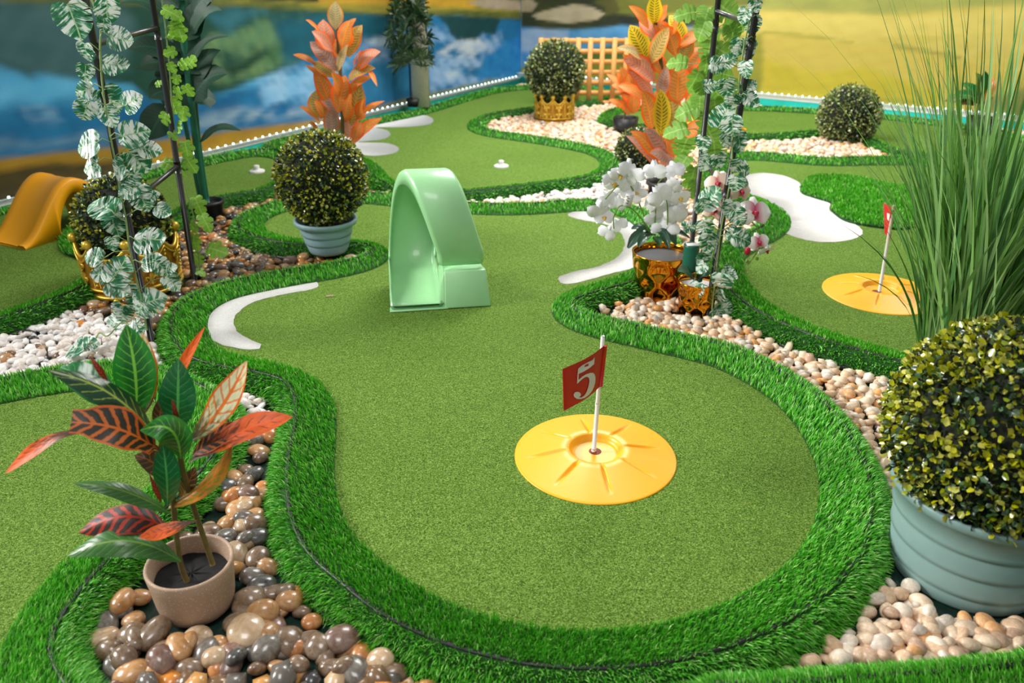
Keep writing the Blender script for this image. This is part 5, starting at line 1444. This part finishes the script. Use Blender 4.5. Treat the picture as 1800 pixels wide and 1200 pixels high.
GV = [(1204, 26, 40, 260), (1240, 32, 42, 200), (1278, 18, 50, 120), (1234, 54, 40, 200), (1296, 44, 44, 120), (1246, 90, 40, 190), (1288, 60, 40, 150), (1190, 112, 38, 270), (1240, 112, 34, 170), (1272, 92, 40, 120), (1220, 140, 38, 200), (1226, 166, 40, 190), (1238, 156, 34, 150), (1206, 192, 44, 250), (1230, 184, 34, 180), (1262, 166, 40, 140), (1286, 160, 40, 150), (1188, 232, 46, 260), (1204, 262, 46, 190), (1250, 240, 46, 150), (1256, 270, 44, 170), (1262, 190, 38, 160), (1240, 210, 40, 180), (1214, 312, 46, 190), (1222, 332, 40, 170), (1200, 290, 40, 210), (1250, 130, 36, 160), (1276, 130, 36), (1262, 60, 36), (1240, 380, 30), (1246, 440, 36, 170), (1256, 420, 36, 200)]
vine('fresh green vine hanging on the trellis post beside the orange croton', TR[2], TR[3], 0, GV, GL, 34, [(1262, -6), (1254, 60), (1246, 120), (1240, 180), (1234, 240), (1228, 300), (1222, 360), (1216, 420)], dy=.05, lsize=.92)
# end of the vine lying across the white pebbles
c = P(140, 612, .06)
root = thing('trailing_vine', 'loose end of variegated vine lying on the white pebbles', 'vine', c)
mb = MB(); mb.tube(spline([tuple(P(x, y, z)) for x, y, z in ((240, 580, .10), (215, 566, .09), (190, 590, .06), (175, 585, .06), (165, 600, .07), (150, 606, .08))], 5), .003, 6); mb.build('vine_stem', M_VSTEM, root)
for px, py, s, ang in ((132, 612, 46, 250), (156, 604, 34, 90), (208, 560, 36, 20)):
    q = P(px, py, .07); size = s * depth_of(q) / FPX; a = math.radians(ang)
    tipd = Vector((math.sin(a), .3, math.cos(a) * .6)).normalized(); face = Vector((0, -.5, 1)); x = tipd.cross(face).normalized(); z = x.cross(tipd)
    add_obj('vine_leaf', VL[0], root, Matrix.Translation(q - c - tipd * size * .45) @ Matrix((x, tipd, z)).transposed().to_4x4() @ Matrix.Scale(size, 4))

# ------------------------------------------------------------------ orchids in mirror gold pots
def dimple_pot(root, b, r0, r1, h, dimp, name='pot'):
    rng = np.random.default_rng(4)
    nz, na = 60, 120
    cen = []
    rows_ = 3
    for i in range(rows_):
        zc = h * (.17 + .28 * i)
        m = 7
        for k in range(m): cen.append(((k + .5 * (i % 2)) * 2 * math.pi / m + rng.uniform(-.06, .06), zc, dimp * rng.uniform(.9, 1.1) * (.95 if i else .85)))
    out = []
    for i in range(nz + 1):
        z = h * i / nz
        r = r0 + (r1 - r0) * (z / h) ** .8
        row = []
        for k in range(na):
            a = k * 2 * math.pi / na; d = 0
            for ca, cz, cr in cen:
                da = (a - ca + math.pi) % (2 * math.pi) - math.pi
                q = math.hypot(da * r, z - cz) / cr
                if q < 1: d += (1 - q * q) ** 1.4
            rr = r - d * dimp * .27
            row.append((b[0] + rr * math.cos(a), b[1] + rr * math.sin(a), b[2] + .004 + z))
        out.append(row)
    for rr, z in ((r1 + .001, h + .003), (r1 - .006, h + .003), (r1 - .009, h - .004), (r1 - .012, h - .06)):
        out.append([(b[0] + rr * math.cos(k * 2 * math.pi / na), b[1] + rr * math.sin(k * 2 * math.pi / na), b[2] + .004 + z) for k in range(na)])
    mb = MB(); mb.grid(np.array(out)[:, ::-1], close_v=True); mb.build(name, M_MIRROR, root)
M_PETW = plain('white_petal', (242, 242, 246), .5, var=.02, Subsurface_Weight=.2, Subsurface_Radius=(.01, .01, .01))
t = NT('pink_throat_petal')
uv = t.uv(); sp_ = t.n('ShaderNodeSeparateXYZ'); t.l(uv, sp_.inputs[0])
t.color(t.ramp(sp_.outputs[1], [(.0, srgb((200, 40, 90))), (.25, srgb((232, 150, 176))), (.5, srgb((246, 232, 234))), (1, srgb((248, 244, 240)))]))
t.set(Roughness=.5); M_PETP = t.m
t = NT('peach_petal')
uv = t.uv(); sp_ = t.n('ShaderNodeSeparateXYZ'); t.l(uv, sp_.inputs[0])
t.color(t.ramp(sp_.outputs[1], [(.0, srgb((206, 60, 90))), (.28, srgb((248, 206, 186))), (1, srgb((252, 238, 224)))]))
t.set(Roughness=.5); M_PETC = t.m
M_LIPY = plain('yellow_lip', (226, 180, 60), .5)
M_LIPR = plain('crimson_lip', (176, 14, 50), .45)
M_OSTEM = plain('orchid_stem', (110, 140, 62), .5)
M_OLEAF = plain('orchid_leaf', (34, 74, 48), .35, coat=.3, var=.12)
def flower_mesh(mat, seed):
    q = np.random.default_rng(seed); V, F, UV = [], [], []
    for ang, L, W in ((90, .5, .36), (215, .5, .34), (325, .5, .34), (10, .54, .66), (170, .54, .66)):
        a = math.radians(ang + q.normal() * 4); d = np.array([math.cos(a), math.sin(a), 0]); s = np.array([-d[1], d[0], 0])
        n, m = 6, 5
        o = len(V)
        for i in range(n + 1):
            v = i / n; w = W * .5 * (math.sin(math.pi * min(1, v * .86 + .12)) ** .6 if v < 1 else .35)
            for k in range(m):
                u = k / (m - 1) * 2 - 1
                z = .10 * v - .16 * v * v + .04 * math.sin(u * 3 + ang) * v - .10 * u * u * v + (.03 if W > .5 else 0)
                V.append(d * L * v + s * u * w + np.array([0, 0, z])); UV.append((k / (m - 1), v))
        for i in range(n):
            for k in range(m - 1):
                F.append([o + i * m + k, o + i * m + k + 1, o + (i + 1) * m + k + 1, o + (i + 1) * m + k])
    return mesh_np('flower', np.array(V), np.array(F), mat, uvs=np.array(UV), smooth=True, link=False)
def lip_mesh(mat):
    mb = MB()
    mb.tube([(0, .02, .02), (0, -.02, .10), (0, -.08, .16), (0, -.15, .15)], [.05, .07, .06, .01], 8)
    mb.ball((-.07, .0, .07), .05, 8, 5, (1, 1.2, .7)); mb.ball((.07, .0, .07), .05, 8, 5, (1, 1.2, .7))
    return mb.build('lip', mat, link=False)
FW, FP, FC = [flower_mesh(M_PETW, k) for k in range(3)], [flower_mesh(M_PETP, 11)], [flower_mesh(M_PETC, 12)]
LY, LR = lip_mesh(M_LIPY), lip_mesh(M_LIPR)
def put_flower(root, rp, px, py, Y, s, meshes, lip, rnd, face=None, roll=0):
    c = PY(px, py, Y); size = s * depth_of(c) / FPX
    f = Vector(face) if face else Vector((rnd.uniform(-.7, .7), -1, rnd.uniform(-.5, .3)))
    f.normalize()
    up = Vector((0, 0, 1)); x = up.cross(f).normalized(); y = f.cross(x)
    m = Matrix.Translation(c - rp) @ Matrix((x, y, f)).transposed().to_4x4() @ Matrix.Rotation(roll + rnd.uniform(-.3, .3), 4, 'Z') @ Matrix.Scale(size, 4)
    o = add_obj('flower', meshes[rnd.randrange(len(meshes))], root, m)
    if lip: add_obj('lip', lip, o, Matrix.Identity(4))
    return o
b = P(*POTS_PX['gold_big'], 0); keep(b, .105)
rw = thing('potted_orchid', 'white orchid in the larger mirror gold dimpled pot', 'orchid', b)
hb = Zat(b, 444); print('gold pot h', hb)
dimple_pot(rw, b, .106, .130, hb, .050)
mb = MB(); mb.lathe([(.001, hb - .012), (.07, hb - .014), (.119, hb - .02)], 32, b); mb.build('soil', plain('charcoal_filler', (44, 46, 50), .6, bump=.5), rw)
Y = b.y; rnd = random.Random(41)
def stem(root, pts, r_=.0032, name='flower_stem'):
    mb = MB(); mb.tube(spline([tuple(PY(x, y, Y + d)) for x, y, d in pts], 6), r_, 7); mb.build(name, M_OSTEM, root)
stem(rw, [(1142, 412, 0), (1132, 380, -.02), (1118, 345, -.03), (1104, 322, -.04), (1086, 326, -.05), (1064, 350, -.06)])
stem(rw, [(1148, 412, 0), (1148, 370, -.01), (1152, 335, -.02), (1166, 312, -.03), (1190, 318, -.03)])
stem(rw, [(1144, 414, 0), (1128, 385, -.03), (1108, 365, -.05), (1090, 362, -.06), (1079, 380, -.07), (1079, 402, -.07)], .0028)
stem(rw, [(1150, 414, 0), (1152, 380, -.04), (1155, 345, -.07), (1166, 340, -.08), (1173, 360, -.08), (1173, 395, -.08)], .003)
for x0, y0, x1, y1, w, bow, d in ((1148, 414, 1104, 436, 19, -14, -.06), (1146, 414, 1122, 434, 17, -8, -.10), (1150, 412, 1188, 430, 18, -22, -.07), (1150, 414, 1176, 436, 15, -16, -.10), (1146, 412, 1116, 422, 15, -14, -.02), (1140, 408, 1110, 402, 14, -6, .02), (1152, 412, 1212, 418, 12, -10, .04), (1150, 416, 1160, 432, 14, -4, -.10)):
    a, c = PY(x0, y0, Y), PY(x1, y1, Y + d)
    bv = PY((x0 + x1) / 2, (y0 + y1) / 2 + bow, Y + d / 2) - (a + c) / 2
    blade_leaf('strap_leaf', arc(a, c, bv), w * depth_of(a) / FPX, M_OLEAF, rw, nseg=10, fold=.4, wav=0, peak=.6, tipw=.25)
for px, py, s in ((1104, 298, 34), (1116, 312, 34), (1090, 308, 34), (1080, 322, 36), (1108, 328, 34), (1120, 338, 30), (1092, 334, 30), (1112, 350, 26), (1072, 316, 26), (1068, 352, 34), (1052, 372, 36), (1084, 358, 30), (1062, 382, 30), (1089, 396, 26), (1065, 411, 28),
                  (1150, 302, 36), (1186, 300, 32), (1162, 346, 40), (1150, 356, 34), (1180, 356, 38), (1196, 348, 32), (1166, 374, 40), (1188, 380, 36), (1150, 384, 30), (1176, 398, 34), (1198, 370, 28), (1160, 404, 28), (1186, 326, 26), (1172, 334, 34)):
    put_flower(rw, b, px, py, Y - .05 + rnd.uniform(-.05, .04), s * 1.12, FW, LY if rnd.random() < .2 else None, rnd, roll=rnd.uniform(-.6, .6))
# small tag on the stem
q = PY(1105, 352, Y - .08)
mb = MB(); mb.box(q, (.034, .0015, .052), Matrix.Rotation(.2, 4, 'Y')); mb.build('paper_tag', plain('tag_paper', (226, 224, 222), .6), rw, smooth=False)
mb = MB()
for k in range(5): mb.box(q + Vector((-.006 + (k % 2) * .004, -.0012, .016 - k * .007)), (.010, .0006, .003), Matrix.Rotation(.2, 4, 'Y'))
mb.build('tag_print', plain('tag_ink', (60, 60, 64), .6), rw, smooth=False)

b2 = P(*POTS_PX['gold_small'], 0); keep(b2, .07)
rp_ = thing('potted_orchid', 'white and crimson orchid in the smaller mirror gold pot against the trellis', 'orchid', b2)
hb2 = Zat(b2, 495); print('small gold h', hb2)
dimple_pot(rp_, b2, .072, .088, hb2, .036)
mb = MB(); mb.lathe([(.001, hb2 - .01), (.04, hb2 - .012), (.078, hb2 - .018)], 32, b2); mb.build('white_filler', plain('white_wadding', (220, 216, 212), .8, bump=.6), rp_)
Y = b2.y
stem(rp_, [(1222, 488, 0), (1236, 430, .02), (1255, 380, .03), (1276, 340, .03), (1285, 318, .02), (1280, 310, .0)])
stem(rp_, [(1226, 488, 0), (1250, 430, .02), (1276, 396, .02), (1305, 385, .01), (1328, 396, .0), (1336, 420, .0), (1332, 440, 0), (1322, 455, 0), (1314, 465, 0)], .0026)
for x0, y0, x1, y1, w, bow in ((1220, 492, 1192, 476, 22, -8), (1222, 492, 1214, 478, 18, 0), (1224, 490, 1246, 484, 24, -8), (1222, 492, 1232, 496, 18, -4)):
    a, c = PY(x0, y0, Y), PY(x1, y1, Y - .05)
    blade_leaf('strap_leaf', arc(a, c, PY((x0 + x1) / 2, (y0 + y1) / 2 + bow, Y - .03) - (a + c) / 2), w * depth_of(a) / FPX, leaf_mat('grey_orchid_leaf', (96, 130, 104), (120, 150, 124), nveins=3, vein_w=.05) if x1 == 1192 else M_OLEAF, rp_, nseg=10, fold=.1, wav=0, peak=.6, tipw=.25)
for px, py, s, ms, fc in ((1262, 322, 44, FC, (-.3, -1, .2)), (1276, 324, 48, FP, (.1, -1, .35)), (1302, 336, 44, FC, (.5, -1, .3)), (1326, 374, 58, FP, (.15, -1, .45)), (1304, 380, 40, FP, (-.2, -1, .3)), (1256, 370, 44, FC, (-.2, -1, .3)), (1264, 352, 40, FC, (.1, -1, .4)), (1334, 426, 36, FP, (.1, -1, .3)), (1348, 440, 30, FW, (.5, -1, -.8))):
    put_flower(rp_, b2, px, py, Y + rnd.uniform(-.03, .03), s, ms, LR, rnd, face=fc)
mb = MB(); q = PY(1314, 441, Y); mb.ball(q, .014, 10, 8, (1, 1, 1.25)); mb.build('flower_bud', M_LIPR, rp_)
for px, py in ((1313, 459), (1331, 454)):
    mb = MB(); mb.ball(PY(px, py, Y), .007, 8, 6, (1, 1, 1.3)); mb.build('flower_bud', M_OSTEM, rp_)
# ribbed green tube with a white label leaning on the pots
c = PY(1214, 452, Y + .02)
mb = MB()
h_ = 48 * depth_of(c) / FPX
mb.lathe([(.001, -h_ * .5), (.03, -h_ * .5)] + [(.032 + (.0016 if k % 2 else 0), -h_ * .5 + h_ * k / 14) for k in range(15)] + [(.03, h_ * .5), (.026, h_ * .5), (.025, h_ * .3)], 32, (0, 0, 0))
o = mb.build('grower_pot', plain('grower_green', (26, 96, 78), .4), None)
o.location = c
o.parent = rp_; o.matrix_parent_inverse = Matrix.Translation(-Vector(b2))
mb = MB(); mb.box((c[0], c[1] - .01, c[2] + h_ * .52), (.05, .036, .002)); mb.build('paper_label', plain('label_paper', (226, 226, 228), .6), rp_, smooth=False)

# ------------------------------------------------------------------ tall grass plant
def tall_grass():
    b = P(*POTS_PX['grass'], 0); keep(b, .115)
    root = thing('grass_plant', 'tall arching green grass plant behind the largest boxwood ball', 'potted plant', b)
    mb = MB(); mb.lathe([(.001, .004), (.11, .003), (.135, .10), (.13, .10), (.125, .08)], 32, b); mb.build('pot', M_POTBLK, root)
    mb = MB(); mb.lathe([(.001, .09), (.125, .085)], 24, b); mb.build('soil', M_SOIL, root)
    rng = np.random.default_rng(12)
    M = attr_mat('grass_leaf', .4, trans=.2, coat=.1)
    pal = np.array([srgb(c)[:3] for c in ((100, 152, 62), (128, 176, 92), (70, 120, 44), (152, 196, 122), (90, 142, 80))])
    def one(n, hmin, hmax, lean, wid, curl):
        az = rng.uniform(0, 6.283, n); r_ = .125 * np.sqrt(rng.random(n))
        base = np.stack([b[0] + r_ * np.cos(az), b[1] + r_ * np.sin(az), np.full(n, .085)], 1)
        az2 = az + rng.normal(size=n) * .6
        H = rng.uniform(hmin, hmax, n); ln = np.abs(rng.normal(size=n)) * lean + .05; cu = np.abs(rng.normal(size=n)) * curl
        ts = np.linspace(0, 1, 10)
        dirv = np.stack([np.cos(az2), np.sin(az2), np.zeros(n)], 1)
        pts = base[:, None, :] + np.array([0, 0, 1.0]) * (H[:, None] * (ts - .22 * cu[:, None] * ts ** 3))[:, :, None] + dirv[:, None, :] * ((ln * H)[:, None] * ts ** 1.4 + (cu * H)[:, None] * .5 * ts ** 3)[:, :, None]
        side = np.cross(dirv, [0, 0, 1.0]) + rng.normal(size=(n, 3)) * .5; side /= np.linalg.norm(side, axis=1, keepdims=True)
        w = wid * rng.uniform(.6, 1.3, n)[:, None] * np.minimum(1, .5 + ts[None] * 2) * np.clip((1 - ts[None]) * 2.2, .02, 1) * .5
        L = pts - side[:, None, :] * w[:, :, None]; R = pts + side[:, None, :] * w[:, :, None]
        v = np.stack([L, R], 2).reshape(n, 20, 3)
        c = pal[rng.integers(0, 5, n)] * rng.uniform(.75, 1.2, n)[:, None]
        return v, c, pts
    i = np.arange(9)
    F = np.stack([2 * i, 2 * i + 1, 2 * i + 3, 2 * i + 2], 1)
    va, ca, pa = one(290, .75, 1.35, .17, .0115, .22)
    for k in range(len(va)):
        o = mesh_np('grass_blade', va[k], F, M, cols=np.repeat(ca[k:k + 1], 20, 0), parent=root, smooth=True)
    vb, cb, _ = one(800, .45, 1.05, .18, .011, .22)
    f = (F[None] + (np.arange(len(vb)) * 20)[:, None, None]).reshape(-1, 4)
    o = mesh_np('inner_blades', vb.reshape(-1, 3), f, M, cols=np.repeat(cb, 20, 0), parent=root, smooth=True); o['kind'] = 'stuff'
tall_grass()
# ------------------------------------------------------------------ pebbles, scattered round everything that stands on the floor
def scatter():
    pts = []
    for (x0, x1, y0, y1, sp) in ((-3.2, .4, 1.0, 3.2, .051), (.4, 3.2, 1.0, 3.2, .038), (-4.5, 5.0, 3.2, 6.0, .043), (-4.5, 8.5, 6.0, 12.0, .05), (-3.2, .4, 1.6, 4.2, -.036)):
        white = sp < 0; sp = abs(sp)
        ny = int((y1 - y0) / (sp * .87)); nx = int((x1 - x0) / sp)
        j, i = np.meshgrid(np.arange(ny), np.arange(nx), indexing='ij')
        x = x0 + (i + .5 * (j % 2)) * sp; y = y0 + j * sp * .87
        p = np.stack([x.ravel(), y.ravel()], 1) + RNG.uniform(-.3, .3, (nx * ny, 2)) * sp
        q = proj(np.column_stack([p, np.full(len(p), .02)]))
        in_w = inside(q, WHITE_PX[0])
        p = p[in_w] if white else p[~in_w]
        pts.append(np.column_stack([p, np.full(len(p), sp)]))
    p = np.vstack(pts)
    q = proj(np.column_stack([p[:, :2], np.zeros(len(p))]))
    p = p[(q[:, 0] > -40) & (q[:, 0] < 1840) & (q[:, 1] > 120) & (q[:, 1] < 1260)]
    ok = np.ones(len(p), bool)
    for g in GREENS:
        ok &= ~inside(p[:, :2], g)
    p = p[ok]; ok = np.ones(len(p), bool)
    for x, y, r in KEEP_OFF:
        ok &= np.hypot(p[:, 0] - x, p[:, 1] - y) > r + .012
    # not behind the kerb
    for wd, nn in ((LDIR, LN), (RDIR, RN)):
        d = (p[:, 0] - CORNER.x) * nn.x + (p[:, 1] - CORNER.y) * nn.y
        ok &= d > .13
    p = p[ok]
    q = proj(np.column_stack([p[:, :2], np.full(len(p), .02)]))
    kind = np.where(q[:, 0] > 800, 1, 0)
    for w in WHITE_PX: kind[inside(q, w)] = 2
    mix = inside(q, WHITE_PX[0]) & (RNG.random(len(q)) < .05); kind[mix] = 0
    keepw = RNG.random(len(p)) < np.where(kind == 0, .97, .99)
    return p[keepw], q[keepw], kind[keepw]
PB, PQ, PK = scatter()
def make_pebbles():
    n = len(PB)
    sp = PB[:, 2]
    second = RNG.random(n) < np.where(PK == 0, .32, np.where(PK == 1, .95, .6))
    X = np.concatenate([PB[:, 0], PB[second, 0] + RNG.uniform(-.4, .4, second.sum()) * sp[second]])
    Y = np.concatenate([PB[:, 1], PB[second, 1] + RNG.uniform(-.4, .4, second.sum()) * sp[second]])
    S = np.concatenate([sp, sp[second]])
    K = np.concatenate([PK, PK[second]])
    lay = np.concatenate([np.zeros(n), np.ones(second.sum())])
    Z = np.where(lay == 0, S * .32, S * .64)
    keepo = np.ones(len(X), bool)
    q2 = np.stack([X, Y], 1)
    for g in GREENS: keepo &= ~inside(q2, g)
    X, Y, S, K, lay, Z = (a[keepo] for a in (X, Y, S, K, lay, Z))
    n = len(X)
    rad = S * .66 * RNG.uniform(.72, 1.12, n)
    rad = np.where(K == 0, rad * RNG.uniform(.85, 1.28, n), rad)
    pos = np.stack([X, Y, Z], 1)
    q = proj(pos); dz = (pos - CAMP) @ FWD
    size = FPX * rad / dz
    size = np.where((q[:, 0] > 8) & (q[:, 0] < 1792) & (q[:, 1] > 8) & (q[:, 1] < 1192), size, 0) + lay * size * .25
    # behind the foreground plants and pots a pebble cannot be seen
    for (cx, cy, r) in ((350, 1030, 70), (1690, 900, 130)):
        size = np.where(np.hypot(q[:, 0] - cx, q[:, 1] - cy) < r, 0, size)
    names = ['river', 'beige', 'white']
    beds = {'river': 'river pebbles round the tan potted croton', 'beige': 'beige pebbles', 'white': 'white pebbles'}
    where = {'river': 'in the bed of mixed brown pebbles', 'beige': 'in the bed of pale beige pebbles', 'white': 'in the bed of white pebbles'}
    glossy = {'river': 'glossy', 'beige': 'smooth', 'white': 'matt'}
    meshes = {}
    for nm in names:
        meshes[nm] = []
        for k, v in enumerate(PVAR):
            meshes[nm].append(mesh_np(nm + '_pebble', v, IF2, PM[nm], smooth=True, link=False))
    tilt = RNG.normal(size=(n, 2)) * .22; yaw = RNG.uniform(0, 6.28, n)
    for ki, nm in enumerate(names):
        ids = np.where(K == ki)[0]
        if not len(ids): continue
        order = ids[np.argsort(-size[ids])]
        cap = {'river': 165, 'beige': 115, 'white': 40}[nm]
        top = order[:cap]; rest = order[cap:]
        print(nm, len(ids), 'smallest single px', size[top[-1]])
        cw = PW[nm]
        for i in top:
            ci = RNG.choice(len(cw), p=np.array(cw) / sum(cw))
            col, word = PCOL[nm][ci]
            kv = int(RNG.integers(10))
            o = bpy.data.objects.new('pebble', meshes[nm][kv])
            COL.objects.link(o)
            o.location = pos[i]; o.scale = (rad[i],) * 3
            o.rotation_euler = (tilt[i, 0], tilt[i, 1], yaw[i])
            f = RNG.uniform(.85, 1.12)
            l = srgb(col); o.color = (l[0] * f, l[1] * f, l[2] * f, 1)
            asp = np.ptp(PVAR[kv][:, 1]) / np.ptp(PVAR[kv][:, 0])
            shape = 'long' if asp < .72 else ('oval' if asp < .84 else 'round')
            big = 'large ' if rad[i] > np.percentile(rad[top], 72) else ('small ' if rad[i] < np.percentile(rad[top], 28) else '')
            x, y = q[i]
            if nm == 'river':
                place = ('lying in front of the tan pot' if y > 1100 and x < 480 else 'lying left of the tan pot' if x < 280 else 'near the black kerb of the largest green' if y > 950 and x > 480
                         else 'lying behind the tan pot' if y < 860 else 'lying right of the tan pot')
            elif nm == 'beige':
                place = ('in front of the sage green tub' if y > 1060 and x > 1560 else 'left of the sage green tub' if y > 940 else 'in the strip behind the boxwood ball in the tub' if x > 1380 else 'beside the gold orchid pots')
            else:
                place = 'by the foot of the left trellis' if x > 170 else 'at the left edge of the view'
            lb = f'{big}{shape} {glossy[nm]} {word} pebble {place}'
            tag(o, lb, 'pebble', lb.replace('pebble', 'pebbles'))
        if len(rest):
            m = len(rest)
            near = np.ones(m, bool)
            for sel, V, F in ((near, IV1, IF1),):
                r_ = rest[sel]; m = len(r_)
                if not m: continue
                var = np.stack([(v_[:len(IV1)] if False else IV1 * np.array([1, s1, s2])) for v_, s1, s2 in ((None, a, b) for a, b in ((.8, .6), (.9, .55), (.7, .6), (.95, .65)))])
                vv = var[RNG.integers(4, size=m)] * rad[r_][:, None, None]
                cy, sy = np.cos(yaw[r_])[:, None], np.sin(yaw[r_])[:, None]
                x, y, z = vv[..., 0], vv[..., 1], vv[..., 2]
                z = z + x * tilt[r_, 0][:, None] + y * tilt[r_, 1][:, None]
                vv = np.stack([x * cy - y * sy, x * sy + y * cy, z], -1) + pos[r_][:, None, :]
                f = (F[None] + (np.arange(m) * len(IV1))[:, None, None]).reshape(-1, 3)
                ci = RNG.choice(len(cw), m, p=np.array(cw) / sum(cw))
                pal = np.array([srgb(c)[:3] for c, _ in PCOL[nm]])
                cc = pal[ci] * RNG.uniform(.8, 1.12, m)[:, None]
                o = mesh_np('pebbles', vv.reshape(-1, 3), f, PM[nm + '_s'], cols=np.repeat(cc, len(IV1), 0), smooth=True)
                tag(o, {'river': 'smaller looking brown river pebbles further along the beds', 'beige': 'beige pebbles lying further off between the greens', 'white': 'white pebbles lying further off between the greens'}[nm], 'pebbles', kind='stuff')
make_pebbles()
